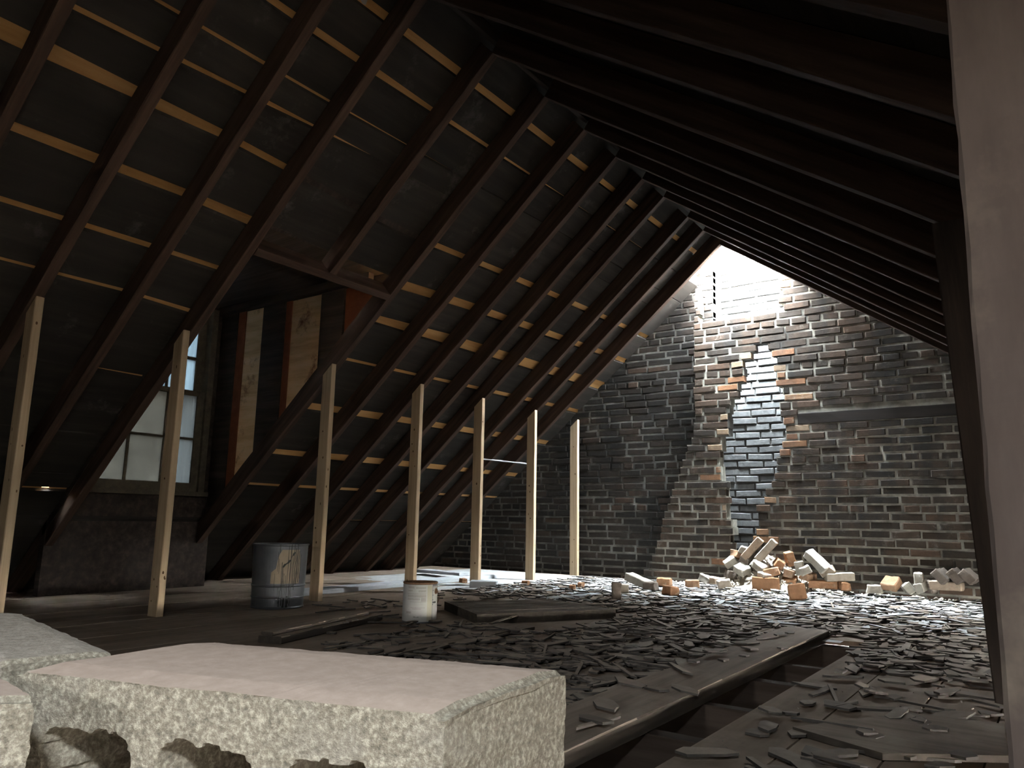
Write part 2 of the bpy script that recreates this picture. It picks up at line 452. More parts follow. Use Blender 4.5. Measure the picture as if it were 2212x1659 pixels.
YS = [REAR_Y, -1.5, -0.8, 0.0] + RAFTER_Y[0:1] + [y + 0.025 for y in RAFTER_Y[1:5]] + [2.235, 2.74, 3.236, 3.645, 4.05, 4.43, 4.775, 5.21, 5.53, HOLE_Y0, 6.75]
bm = bmesh.new()
r2 = random.Random(3)
T_HOLE_L = (RX - HOLE_X0) * CL
for i in range(len(YS) - 1):
    y0, y1 = YS[i], YS[i + 1]
    ym = (y0 + y1) / 2
    edges = [0.0]
    for cen, wid in GAPS:
        e_ = []
        for Y in (y0, y1):
            c_, w_ = interp(cen, Y), max(interp(wid, Y) * (ROWW if cen[0] > 1 else 1.1), 0.0015)
            e_.append((c_ - w_ / 2 + r2.uniform(-.003, .003), c_ + w_ / 2 + r2.uniform(-.003, .003)))
        edges.append(e_)
    rows = []
    prev = (0.0, 0.0)
    for e_ in edges[1:]:
        rows.append((prev, (e_[0][0], e_[1][0])))
        prev = (e_[0][1], e_[1][1])
    rows.append((prev, (4.75, 4.75)))
    for (a0, a1), (b0, b1) in rows + [((3.565, 3.565), (3.78, 3.78))] * (1.8 < y0 and y1 < 2.3):
        if b0 - a0 < 0.01: continue
        if y0 >= HOLE_Y0 - 0.01:             # last bay: open beside the chimney
            if b0 <= T_HOLE_L + 0.02: continue
            a0 = max(a0, T_HOLE_L); a1 = max(a1, T_HOLE_L)
        if in_dormer((a0 + b0) / 2, ym): continue
        if in_dormer(b0, ym): b0 = min(b0, 1.50); b1 = min(b1, 1.50)
        if y0 > 1.8 and y1 < 2.3 and a0 < 3.5 < b0:      # a small hole to the sky above the eave
            b0 = b1 = 3.53
        n = 4
        for k in range(n):                   # short lengths so the joints can wander
            f0, f1 = k / n, (k + 1) / n
            w0 = [r2.uniform(-.0022, .0022) for _ in range(4)]
            ta0, ta1 = a0 + (a1 - a0) * f0, a0 + (a1 - a0) * f1
            tb0, tb1 = b0 + (b1 - b0) * f0, b0 + (b1 - b0) * f1
            ya, yb = y0 + (y1 - y0) * f0, y0 + (y1 - y0) * f1
            lo = [left_pt(ta0, ya, RD), left_pt(tb0, ya, RD), left_pt(tb1, yb, RD), left_pt(ta1, yb, RD)]
            hi = [left_pt(ta0, ya, RD + .012), left_pt(tb0, ya, RD + .012), left_pt(tb1, yb, RD + .012), left_pt(ta1, yb, RD + .012)]
            hexa(bm, lo[::-1] + hi[::-1])
bmesh.ops.remove_doubles(bm, verts=bm.verts, dist=0.0004)
bmesh.ops.recalc_face_normals(bm, faces=bm.faces)
ceil_l = tag(obj('ceiling_left', bm, M['roof_board']), kind='structure')
# sheet deck laid over the old boards, seen as pale strips through their joints
bm = bmesh.new()
def deck(t0, t1, y0, y1, mi=0):
    lo = [left_pt(t0, y0, RD + .0125), left_pt(t1, y0, RD + .0125), left_pt(t1, y1, RD + .0125), left_pt(t0, y1, RD + .0125)]
    hi = [left_pt(t0, y0, RD + .030), left_pt(t1, y0, RD + .030), left_pt(t1, y1, RD + .030), left_pt(t0, y1, RD + .030)]
    hexa(bm, lo[::-1] + hi[::-1], mi)
deck(-0.15, 4.75, REAR_Y - .1, 2.045)
deck(-0.15, 1.50, 2.045, 2.235); deck(-0.15, 1.09, 2.235, 3.236); deck(-0.15, 1.50, 3.236, HOLE_Y0)
deck(1.09, 1.50, 2.235, 3.236, 1)  # dark sheet added so the joint above the dormer looks unlit
deck(1.50, 3.52, 2.045, 2.085); deck(3.56, 4.75, 2.045, 2.085); deck(1.50, 4.75, 2.085, 2.235)
deck(3.87, 4.75, 2.235, 3.236)
deck(1.50, 4.75, 3.236, HOLE_Y0)
deck(T_HOLE_L, 4.75, HOLE_Y0, 6.78)
tag(obj('roof_deck', bm, [M['plywood'], M['old_dark']], ceil_l), kind='structure')

bm = bmesh.new()
t = 0.0
T_HOLE_R = (HOLE_X1 - RX) * CR
LT0, LT1, LY0, LY1 = 2.84, 3.005, -0.535, -0.37       # small roof light on the right slope, behind the camera
while t < 4.95:
    w = r2.uniform(0.17, 0.24)
    for y0, y1 in ((REAR_Y, LY0), (LY0, LY1), (LY1, 1.4), (1.4, 3.6), (3.6, HOLE_Y0), (HOLE_Y0, 6.75)):
        a, b_ = t, t + w - 0.001
        if y0 == LY0 and b_ > LT0 and a < LT1:
            if a < LT0 - .02: b_ = LT0
            elif b_ > LT1 + .02: a = LT1
            else: continue
        if y0 == HOLE_Y0:
            if b_ < T_HOLE_R: continue
            a = max(a, T_HOLE_R)
        lo = [right_pt(a, y0, RD), right_pt(b_, y0, RD), right_pt(b_, y1, RD), right_pt(a, y1, RD)]
        hi = [right_pt(a, y0, RD + .02), right_pt(b_, y0, RD + .02), right_pt(b_, y1, RD + .02), right_pt(a, y1, RD + .02)]
        hexa(bm, lo + hi)
    t += w
bmesh.ops.recalc_face_normals(bm, faces=bm.faces)
ceil_r = tag(obj('ceiling_right', bm, M['roof_board']), kind='structure')
bm = bmesh.new()
for t0, t1, y0, y1 in ((-.15, 4.95, REAR_Y - .1, LY0), (-.15, LT0, LY0, LY1), (LT1, 4.95, LY0, LY1), (-.15, 4.95, LY1, HOLE_Y0), (T_HOLE_R, 4.95, HOLE_Y0, 6.78)):
    lo = [right_pt(t0, y0, RD + .0125), right_pt(t1, y0, RD + .0125), right_pt(t1, y1, RD + .0125), right_pt(t0, y1, RD + .0125)]
    hi = [right_pt(t0, y0, RD + .030), right_pt(t1, y0, RD + .030), right_pt(t1, y1, RD + .030), right_pt(t0, y1, RD + .030)]
    hexa(bm, lo + hi)
tag(obj('roof_deck', bm, M['rafter'], ceil_r), kind='structure')

ORD = ['first', 'second', 'third', 'fourth', 'fifth', 'sixth', 'seventh', 'eighth', 'ninth', 'tenth', 'eleventh', 'twelfth', 'thirteenth', 'fourteenth', 'fifteenth']
NOTE_L = {14: 'dark rafter on the left slope against the brick gable wall, edge of the roof hole',
          7: 'left-slope rafter forming the far side of the dormer opening',
          6: 'short left-slope rafter that stops above the dormer opening',
          5: 'left-slope rafter forming the near side of the dormer, second tan post under it',
          3: 'left-slope rafter whose foot rests over the nearest tan post'}
RW = 0.048
for i, y in enumerate(RAFTER_Y):
    fromwall = len(RAFTER_Y) - 1 - i
    tl = 1.46 if i == 6 else 4.68
    a, b_ = left_pt(tl, y + RW / 2), left_pt(-0.07 if i == 14 else 0.0, y + RW / 2)
    up = Vector((-SL, 0, 1)).normalized()
    o = obj('roof_rafter', timber_bm((b_ - a).length, RW, RD - .001, seed=100 + i, seg=18, rough=0.002), M['rafter'], mw=frame_between(a, b_, up))
    tag(o, NOTE_L.get(i, '%s dark brown rafter on the left slope counted from the brick gable wall' % ORD[fromwall]), 'rafter', 'rafters of the left roof slope')
for i, y in enumerate(RAFTER_Y):
    fromwall = len(RAFTER_Y) - 1 - i
    yy = y + RW / 2 + 0.0
    a, b_ = right_pt(0.0, yy), right_pt(4.75, yy)
    up = Vector((SR, 0, 1)).normalized()
    o = obj('roof_rafter', timber_bm((b_ - a).length, RW, RD - .001, seed=200 + i, seg=18, rough=0.002), M['rafter'], mw=frame_between(a, b_, up))
    lab = {14: 'dark rafter on the right slope against the brick gable wall, edge of the roof hole',
           6: 'right-slope rafter held up by the dark stud behind the column'}.get(i, '%s dark brown rafter on the right slope counted from the brick gable wall' % ORD[fromwall])
    tag(o, lab, 'rafter', 'rafters of the right roof slope')
rb_ = obj('trim_2', timber_bm(8.15, 0.03, 0.08, seed=60, seg=30), M['old_dark'], mw=frame_between((RX, REAR_Y, RZ + .062), (RX, 5.86, RZ + .062)))  # ridge board, added to close a sliver of sky at the apex
tag(rb_, kind='structure')
hd = obj('dormer_header', timber_bm(0.955, 0.045, 0.12, seed=61), M['rafter'],
         mw=frame_between(left_pt(1.475, 2.24, -0.004), left_pt(1.475, 3.192, -0.004), Vector((-SL, 0, 1)).normalized()))
tag(hd, 'short dark header beam across the top of the dormer opening', 'beam')

# ------------------------------------------------------------------ gable brick wall with the broken chimney
COURSE = 0.0628
BREAST = [(0.0, -2.985), (0.036, -2.978), (0.297, -2.843), (0.613, -2.751), (1.067, -2.57), (1.283, -2.481), (2.644, -2.445), (3.2, -2.44)]
HOLE = [(1.945, -1.932, -1.804), (1.899, -1.934, -1.774), (1.855, -2.048, -1.755), (1.763, -2.046, -1.775), (1.706, -2.053, -1.761), (1.652, -2.078, -1.758),
        (1.585, -2.103, -1.745), (1.52, -2.146, -1.695), (1.453, -2.159, -1.74), (1.398, -2.178, -1.737), (1.341, -2.175, -1.745), (1.295, -2.165, -1.715),
        (1.251, -2.189, -1.707), (1.197, -2.237, -1.709), (1.13, -2.245, -1.743), (1.075, -2.264, -1.756), (1.019, -2.271, -1.774), (0.963, -2.267, -1.782),
        (0.907, -2.252, -1.784), (0.851, -2.242, -1.818), (0.796, -2.204, -1.852), (0.741, -2.218, -1.876), (0.675, -2.225, -1.932), (0.61, -2.228, -1.956),
        (0.556, -2.207, -1.958), (0.491, -2.175, -1.966), (0.437, -2.172, -1.995), (0.383, -2.196, -2.008), (0.30, -2.19, -2.03), (0.18, -2.17, -2.05)]
def pl(tab, z, col=1):
    if z <= min(t_[0] for t_ in tab): return sorted(tab)[0][col]
    st = sorted(tab)
    for a, b_ in zip(st, st[1:]):
        if a[0] <= z <= b_[0]:
            f = (z - a[0]) / max(b_[0] - a[0], 1e-6)
            return a[col] * (1 - f) + b_[col] * f
    return st[-1][col]

def roof_x(z):
    """x range of the gable at height z (under the roof boards)"""
    d = RD + 0.012
    return RX - (RZ + d * CL - z) / SL, RX + (RZ + d * CR - z) / SR

def lay_course(bm, z0, z1, x0, x1, Y, depth, rr, shift, raw_ends=(False, False), headers=False, mats=(0, 1, 2), proud=0.006, dip=0.0045, jit=0.003, sag=0.003):
    """one course of bricks (mi 0) on a mortar bed (mi 1) between x0 and x1"""
    if x1 - x0 < 0.02: return
    mi_b, mi_m, mi_r = mats
    hexa(bm, [(x0, Y + dip, z0), (x1, Y + dip, z0), (x1, Y + depth, z0), (x0, Y + depth, z0), (x0, Y + dip, z1), (x1, Y + dip, z1), (x1, Y + depth, z1), (x0, Y + depth, z1)], mi_m)
    L = 0.105 if headers else 0.205
    x = x0 - (shift * L)
    while x < x1 - 0.012:
        ln = L + rr.uniform(-.018, .014)
        a, b_ = max(x, x0), min(x + ln, x1)
        x += ln + rr.uniform(.009, .018)
        if b_ - a < 0.025: continue
        first, last = a <= x0 + 0.004, b_ >= x1 - 0.004
        mi = mi_r if ((first and raw_ends[0]) or (last and raw_ends[1])) and rr.random() < 0.34 else mi_b
        ea = rr.uniform(-.02, .012) if (first and raw_ends[0]) else 0
        eb = rr.uniform(-.012, .02) if (last and raw_ends[1]) else 0
        a += ea; b_ += eb
        yj = Y + rr.uniform(-jit, jit)
        c = 0.005
        zb, zt = z0 + 0.0072 + rr.uniform(-.001, .0015), z1 - 0.0072 + rr.uniform(-.0015, .001)
        s1, s2 = rr.uniform(-sag, sag), rr.uniform(-sag, sag)
        ins = [rr.uniform(.003, .009) for _ in range(4)]
        back = [(a, Y + .07, zb + s1), (b_, Y + .07, zb + s2), (b_, Y + .07, zt + s2), (a, Y + .07, zt + s1)]
        midf = [(a, yj + c, zb + s1), (b_, yj + c, zb + s2), (b_, yj + c, zt + s2), (a, yj + c, zt + s1)]
        frn = [(a + ins[0], yj, zb + s1 + ins[0] * .6), (b_ - ins[1], yj, zb + s2 + ins[1] * .6), (b_ - ins[2], yj, zt + s2 - ins[2] * .6), (a + ins[3], yj, zt + s1 - ins[3] * .6)]
        vs = [[bm.verts.new(p) for p in ring] for ring in (back, midf, frn)]
        f = bm.faces.new(vs[2]); f.material_index = mi
        f = bm.faces.new(vs[0][::-1]); f.material_index = mi
        for q in (0, 1):
            for k in range(4):
                f = bm.faces.new((vs[q][k], vs[q][(k + 1) % 4], vs[q + 1][(k + 1) % 4], vs[q + 1][k])); f.material_index = mi

rr = random.Random(11)
bm = bmesh.new()
zc = -0.03
i = 0
while zc < 2.95:
    z0, z1 = zc, zc + COURSE
    zm = (z0 + z1) / 2
    xl, xr = roof_x(z0 + 0.3 * COURSE)
    hd_ = (i % 6 == 4)
    sh = (0.5 if i % 2 else 0.0) + rr.uniform(0, .15)
    bx = pl(BREAST, zm)
    # recessed wall left of the chimney breast, its shade painted in with darker brick
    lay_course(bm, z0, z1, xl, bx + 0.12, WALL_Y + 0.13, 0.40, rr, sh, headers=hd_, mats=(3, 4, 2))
    # breast and right wall, one face
    bx += rr.uniform(-.012, .012)
    segs = []
    if zm < 1.96 and zm > 0.15:
        h0, h1 = pl(HOLE, zm, 1) + rr.uniform(-.012, .012), pl(HOLE, zm, 2) + rr.uniform(-.018, .012)
        segs = [(bx, h0, (False, True)), (h1, xr, (True, False))]
    elif zm < 2.20:
        segs = [(bx, xr, (False, False))]
    elif zm < 2.262:
        segs = [(bx, -2.40, (False, True)), (-2.34, -2.10, (True, True)), (-2.03, -1.78, (True, False)), (-1.74, xr, (True, False))]
    else:
        st = rr.choice([0.0, 0.02, 0.055, -0.02])
        segs = [(bx, -2.415 + rr.uniform(-.02, .01), (False, True)), (-1.70 + st * .6, xr, (True, False))]
    for a, b_, raw in segs:
        if b_ > xr: b_ = xr
        timber_row = 1.27 < zm < 1.385
        if timber_row and a > -2.0 or (timber_row and b_ > -1.4):
            lay_course(bm, z0, z1, max(a, bx), -1.615, WALL_Y, 0.105, rr, sh, raw)
            lay_course(bm, z0, z1, -0.47, xr, WALL_Y, 0.105, rr, sh)
        else:
            lay_course(bm, z0, z1, a, b_, WALL_Y, 0.105, rr, sh, raw, headers=hd_)
    zc = z1; i += 1
# brickwork behind the right face, so that the wall has its real thickness
zc = -0.03
while zc < 2.95:
    xl, xr = roof_x(zc + .02)
    if xr > -1.45: box(bm, -1.46, xr, WALL_Y + .10, WALL_Y + .50, zc, zc + COURSE, 1)
    zc += COURSE
box(bm, -1.62, -0.46, WALL_Y + .006, WALL_Y + .10, 1.3742, 1.4146, 1)
wall_far = tag(obj('wall_far', bm, [M['brick'], M['mortar'], M['brick_raw'], M['brick_soot'], M['mortar_soot']]), kind='structure')
b2 = timber_bm(1.16, 0.10, 0.086, seed=5)
tr = tag(obj('trim_1', b2, M['charred'], mw=Matrix.Translation((-1.62, WALL_Y + .051, 1.2885))), kind='structure')

# the flue: back wythe and two side walls, pale with lime and soot
bm = bmesh.new()
zc = -0.03; i = 0
FY = WALL_Y + 0.33
while zc < 3.88:
    z0, z1 = zc, zc + COURSE
    a, b_ = -2.42, -1.52
    lay_course(bm, z0, z1, a, b_, FY, 0.12, rr, (0.5 if i % 2 else 0) + rr.uniform(0, .3), dip=0.012, jit=0.006, sag=0.004)
    for xs, d in ((-2.44, 0.06), (-1.60, 0.10)) if z0 < 2.85 else ():       # side walls, bricks seen end on
        y0 = WALL_Y + 0.14
        box(bm, xs, xs + d, y0 + .01, FY + .02, z0, z1, 1)
        yy = y0
        while yy < FY - .004:
            l_ = min(rr.uniform(.09, .20), FY - yy)
            sgn = 1 if xs < -2 else -1
            x_in = xs + d if sgn > 0 else xs
            box(bm, min(x_in - .03 * sgn, x_in + .008 * sgn), max(x_in - .03 * sgn, x_in + .008 * sgn), yy + .004, yy + l_ - .004, z0 + .005, z1 - .005, 0)
            yy += l_
    zc = z1; i += 1
tag(obj('wall_flue', bm, [M['brick_flue'], M['mortar_pale'], M['brick_raw']]), kind='structure')

# rear gable (behind the camera) with the window that lights the near end
bm = bmesh.new()
WX0, WX1, WZ0, WZ1 = -1.01, -0.79, 0.99, 1.215
def gable_strip(z0, z1, x0, x1):
    xl, xr = roof_x(z0)
    a, b_ = max(x0, xl - .05), min(x1, xr + .05)
    if b_ > a: box(bm, a, b_, REAR_Y - .25, REAR_Y, z0, z1, 0)
zc = -0.05
while zc < 3.0:
    z1 = zc + 0.075
    if zc + .04 > WZ0 and zc + .04 < WZ1:
        gable_strip(zc, z1, -9, WX0); gable_strip(zc, z1, WX1, 9)
    else:
        gable_strip(zc, z1, -9, 9)
    zc = z1
tag(obj('wall_rear', bm, M['mortar']), kind='structure')

# ------------------------------------------------------------------ dormer: far cheek, near cheek, flat ceiling, front wall with window
DX = -4.99
DY0, DY1 = 2.235, 3.245
DZ = 2.0
dorm = empty('wall_dormer', (DX, DY1, 0.0)); tag(dorm, kind='structure')
def dobj(name, b, m, kind='structure'):
    o = obj(name, b, m); mwi = Matrix.Translation(Vector((-DX, -DY1, 0)))
    o.data.transform(mwi); o.parent = dorm
    return o
bm = bmesh.new()                                    # ceiling of the dormer
box(bm, DX - .06, left_pt(1.50, 0, RD).x + .02, DY0 - .05, DY1 + .06, DZ + .02, DZ + .05)
dobj('dormer_ceiling', bm, M['old_dark'])
bm = bmesh.new(); box(bm, DX, -3.40, DY1 - .045, DY1 + .0, DZ - .03, DZ + .02)
dobj('top_plate', bm, M['old_dark'])
def cheek(bm, x0, x1, y0, y1, drop=.45):
    za, zb = left_z(x0, RD * drop), left_z(x1, RD * drop)
    zt = DZ - .03
    if zb > zt: x1 = RX - (RZ + RD * drop * CL - zt + .002) / SL; zb = zt - .002
    hexa(bm, [(x0, y0, za), (x1, y0, zb), (x1, y1, zb), (x0, y1, za), (x0, y0, zt), (x1, y0, zt), (x1, y1, zt), (x0, y1, zt)])
for x0, x1 in ((-4.50, -4.258), (-3.884, -3.665), (-4.99, -4.80)):
    bm = bmesh.new(); cheek(bm, x0, x1, DY1 - .002, DY1 + .03)
    dobj('stud', bm, M['old_dark'])
for k, (x0, x1) in enumerate(((-4.80, -4.50), (-4.258, -3.884), (-3.665, -3.40))):
    bm = bmesh.new(); cheek(bm, x0, x1, DY1 + .016, DY1 + .028)
    dobj('cheek_panel', bm, M['cheek_ply'] if k < 2 else M['red_primer'])
    if k < 2:                                        # darker stained board edge beside each panel
        bm = bmesh.new(); cheek(bm, x0 + .001, x0 + (.085 if k == 0 else .06), DY1 + .008, DY1 + .0155)
        dobj('stained_strip', bm, M['red_primer'])
bm = bmesh.new()                                    # outer skin so no light leaks round the panels
prism_pts = [(DX - .05, 0.35), (-3.2, 2.05), (DX - .05, 2.05)]
lo = [bm.verts.new((p[0], DY1 + .032, p[1])) for p in prism_pts]; hi = [bm.verts.new((p[0], DY1 + .045, p[1])) for p in prism_pts]
bm.faces.new(lo); bm.faces.new(hi[::-1])
for a in range(3): bm.faces.new((lo[a], hi[a], hi[(a + 1) % 3], lo[(a + 1) % 3]))
bmesh.ops.recalc_face_normals(bm, faces=bm.faces)
dobj('outer_skin', bm, M['old_dark'])
bm = bmesh.new()
lo = [bm.verts.new((p[0], DY0 - .05, p[1])) for p in prism_pts]; hi = [bm.verts.new((p[0], DY0 - .03, p[1])) for p in prism_pts]
bm.faces.new(lo); bm.faces.new(hi[::-1])
for a in range(3): bm.faces.new((lo[a], hi[a], hi[(a + 1) % 3], lo[(a + 1) % 3]))
bmesh.ops.recalc_face_normals(bm, faces=bm.faces)
dobj('near_cheek', bm, M['old_dark'])
bm = bmesh.new()                                    # front wall below and beside the window
box(bm, DX - .07, DX - .01, DY0 - .05, DY1 + .04, -0.24, 0.655)
box(bm, DX - .07, DX - .01, 3.175, DY1 + .04, 0.655, DZ + .03)
box(bm, DX - .07, DX - .01, DY0 - .05, 2.27, 0.655, DZ + .03)
box(bm, DX - .07, DX - .01, 2.27, 3.175, 1.985, DZ + .03)
dobj('front_wall', bm, M['old_dark'])

win = empty('window_1', (DX, 2.7, 0.66)); tag(win, kind='structure')
def wobj(name, b, m, parent=win):
    o = obj(name, b, m); o.data.transform(Matrix.Translation((-DX, -2.7, -0.66)))
    if parent is win: o.parent = win
    else: o.parent = parent
    return o
bm = bmesh.new()
box(bm, DX - .055, DX + .05, 3.135, 3.18, 0.64, 1.99); box(bm, DX - .055, DX + .05, 2.265, 2.30, 0.64, 1.99)
box(bm, DX - .01, DX + .075, 2.25, 3.20, 0.625, 0.655)
fr = wobj('window_frame', bm, M['sash'])
bm = bmesh.new()                                    # lower sash, inner track
box(bm, DX - .01, DX + .025, 2.30, 2.335, 0.655, 1.37); box(bm, DX - .01, DX + .025, 3.085, 3.135, 0.655, 1.37)
box(bm, DX - .01, DX + .025, 2.335, 3.085, 0.655, 0.715); box(bm, DX - .01, DX + .025, 2.335, 3.085, 1.335, 1.37)
for y in (2.616, 2.866): box(bm, DX - .005, DX + .018, y - .009, y + .009, 0.715, 1.335)
box(bm, DX - .005, DX + .018, 2.335, 3.085, 1.018, 1.034)
ls = wobj('lower_sash', bm, M['sash'])
bm = bmesh.new()
box(bm, DX - .05, DX - .015, 2.30, 2.335, 1.34, 1.985); box(bm, DX - .05, DX - .015, 3.075, 3.135, 1.34, 1.985)
box(bm, DX - .05, DX - .015, 2.335, 3.075, 1.34, 1.372); box(bm, DX - .05, DX - .015, 2.335, 3.075, 1.95, 1.985)
for y in (2.616, 2.866): box(bm, DX - .045, DX - .02, y - .009, y + .009, 1.372, 1.95)
box(bm, DX - .045, DX - .02, 2.335, 3.075, 1.60, 1.622)
us = wobj('upper_sash', bm, M['sash'])
for sash, m, ya, yb, z_s, xx in ((ls, 'pane_grey', 2.335, 3.085, ((0.715, 1.018), (1.034, 1.335)), DX + .006), (us, 'pane_blue', 2.335, 3.075, ((1.372, 1.60), (1.622, 1.95)), DX - .033)):
    ys = [(ya, 2.607), (2.625, 2.857), (2.875, yb)]
    for z0, z1 in z_s:
        for y0, y1 in ys:
            bm = bmesh.new(); box(bm, xx, xx + .003, y0, y1, z0, z1)
            mm = M['pane_mid'] if (y1 > 3.0 and m == 'pane_grey') else M[m]
            wobj('pane', bm, mm, sash)
tag(fr); 

# ------------------------------------------------------------------ tan posts under the left rafters
def knots(bm, L, w, d, seed, mi):
    r = random.Random(seed)
    for _ in range(r.randint(5, 9)):
        x = r.uniform(.05, L - .05)
        onface = r.random() < .7
        rx_, rz_ = r.uniform(.004, .010), r.uniform(.003, .007)
        pts = []
        n = 8
        c = r.uniform(-.3, .3)
        vs = []
        for k in range(n):
            a = 2 * PI * k / n
            if onface: p = (x + rx_ * math.cos(a), c * w + rz_ * math.sin(a), -0.0006)
            else: p = (x + rx_ * math.cos(a), w / 2 + .0006, d / 2 + c * d * .8 + rz_ * .8 * math.sin(a))
            vs.append(bm.verts.new(p))
        f = bm.faces.new(vs if not onface else vs[::-1]); f.material_index = mi

PX = q7 = -3.648                                     # right faces of the posts
post_y = [1.462, 2.178, 3.190, 4.020, 4.748, 5.505, 6.235]
post_lab = ['tan wooden post nearest the camera, cut off by the picture edge',
            'second tan wooden post, in front of the dormer window',
            'third tan wooden post, standing right of the metal bucket',
            'fourth tan wooden post, standing behind the white paint can',
            'fifth tan wooden post, with a white-dusted wood block at its foot',
            'sixth tan wooden post, brightly lit right edge, before the brick wall',
            'tan wooden post farthest away, standing close against the brick wall']
for i, y in enumerate(post_y):
    w, d = 0.082, 0.037
    bm = bmesh.new()
    xl_, xr_ = PX - w, PX
    zl, zr = left_z(xl_) - .0005, left_z(xr_) - .0005
    rp = random.Random(300 + i)
    n = 14
    c = 0.003
    rings = []
    # local frame: X up the post (for the wood grain), Y across, Z depth
    for k in range(n + 1):
        f = k / n
        ring = []
        for (yy, zz) in ((-w / 2 + c, 0), (w / 2 - c, 0), (w / 2, c), (w / 2, d - c), (w / 2 - c, d), (-w / 2 + c, d), (-w / 2, d - c), (-w / 2, c)):
            top = zl + (zr - zl) * ((yy + w / 2) / w)
            ring.append(bm.verts.new((top * f, yy + rp.uniform(-.0006, .0006), zz + rp.uniform(-.0006, .0006))))
        rings.append(ring)
    for k in range(n):
        for m_ in range(8):
            bm.faces.new((rings[k][m_], rings[k][(m_ + 1) % 8], rings[k + 1][(m_ + 1) % 8], rings[k + 1][m_]))
    bm.faces.new(rings[0]); bm.faces.new(rings[-1][::-1])
    bmesh.ops.recalc_face_normals(bm, faces=bm.faces)
    knots(bm, 1.4, w, d, 400 + i, 1)
    mw = Matrix(((0, 1, 0, PX - w / 2), (0, 0, 1, y - d * .75), (1, 0, 0, 0), (0, 0, 0, 1)))
    o = obj('support_post', bm, [M['lumber'], M['knot']], mw=mw)
    tag(o, post_lab[i], 'post', 'row of tan posts under the left rafters')

# dark stud under a right rafter, and the near column
st = obj('wall_stud', timber_bm(1.475, 0.09, 0.045, seed=77), M['old_dark'], mw=frame_between((-0.148, 2.738, 0.0), (-0.205, 2.738, 1.468), (0, -1, 0)))
tag(st, 'dark brown stud behind the near column, holding a right rafter', 'stud')
cl = obj('column', timber_bm(1.36, 0.15, 0.12, seed=78, seg=30, rough=0.0012, bev=0.004), M['column'],
         mw=frame_between((0.010, 0.98, 0.0), (0.0205, 0.98, 1.352), (0, 1, 0)))
tag(cl, 'grey-brown rough timber column close to the camera at the right edge', 'column')

# ------------------------------------------------------------------ concrete blocks in the foreground
def hollow_block(seed, L=0.39, D=0.19, H=0.19):
    """hollow block with three cores running through it along local Y; x 0..L, y 0..D, z 0..H; top face material 1"""
    r = random.Random(seed)
    nx, nz, ny = 84, 42, 6
    holes = [(0.035, 0.125), (0.152, 0.240), (0.268, 0.352)]
    off = Vector((seed * 5.1, 2.2, seed))
    def solid(i, k):
        x, z = (i + .5) * L / nx, (k + .5) * H / nz
        for a, b_ in holes:
            wob = 0.0014 * noise.noise(Vector((x * 60, z * 60, seed)))
            aa, bb, z0, z1 = a + wob, b_ + wob, 0.035 + wob, H - 0.043 + wob
            if aa < x < bb and z0 < z < z1:
                cx, cz, rad = (aa + bb) / 2, (z0 + z1) / 2, 0.018
                dx, dz = max(abs(x - cx) - ((bb - aa) / 2 - rad), 0), max(abs(z - cz) - ((z1 - z0) / 2 - rad), 0)
                if dx * dx + dz * dz < rad * rad: return False
        return True
    g = [[solid(i, k) for k in range(nz)] for i in range(nx)]
    bm = bmesh.new()
    vc = {}
    def V(i, j, k):
        key = (i, j, k)
        if key not in vc: vc[key] = bm.verts.new((i * L / nx, j * D / ny, k * H / nz))
        return vc[key]
    for i in range(nx):
        for k in range(nz):
            if not g[i][k]: continue
            bm.faces.new((V(i, 0, k), V(i + 1, 0, k), V(i + 1, 0, k + 1), V(i, 0, k + 1)))
            bm.faces.new((V(i, ny, k), V(i, ny, k + 1), V(i + 1, ny, k + 1), V(i + 1, ny, k)))
            for di, dk in ((1, 0), (-1, 0), (0, 1), (0, -1)):
                ii, kk = i + di, k + dk
                if 0 <= ii < nx and 0 <= kk < nz and g[ii][kk]: continue
                for j in range(ny):
                    if di == 1: f = (V(i + 1, j, k), V(i + 1, j + 1, k), V(i + 1, j + 1, k + 1), V(i + 1, j, k + 1))
                    elif di == -1: f = (V(i, j, k), V(i, j, k + 1), V(i, j + 1, k + 1), V(i, j + 1, k))
                    elif dk == 1: f = (V(i, j, k + 1), V(i + 1, j, k + 1), V(i + 1, j + 1, k + 1), V(i, j + 1, k + 1))
                    else: f = (V(i, j, k), V(i, j + 1, k), V(i + 1, j + 1, k), V(i + 1, j, k))
                    ff = bm.faces.new(f)
                    if dk == 1 and k == nz - 1 and 2 <= i < nx - 2: ff.material_index = 1
    inner = [v for v in bm.verts if .004 < v.co.x < L - .004 and .004 < v.co.z < H - .004]
    for _ in range(4): bmesh.ops.smooth_vert(bm, verts=inner, factor=.5, use_axis_x=True, use_axis_y=False, use_axis_z=True)
    for v in bm.verts:
        p = v.co.copy()
        n = noise.noise_vector(p * 220 + off) * 0.0012 + noise.noise_vector(p * 40 + off) * 0.0022
        if p.z > H - .002: n.z *= 0.35
        v.co += n
        ex = min(p.x, L - p.x); ez = H - p.z; ey = min(p.y, D - p.y)        # worn arrises
        if ex < .008 and ez < .008: v.co.z -= .004
        if ey < .004 and ez < .004: v.co.z -= .003
    bmesh.ops.recalc_face_normals(bm, faces=bm.faces)
    return bm
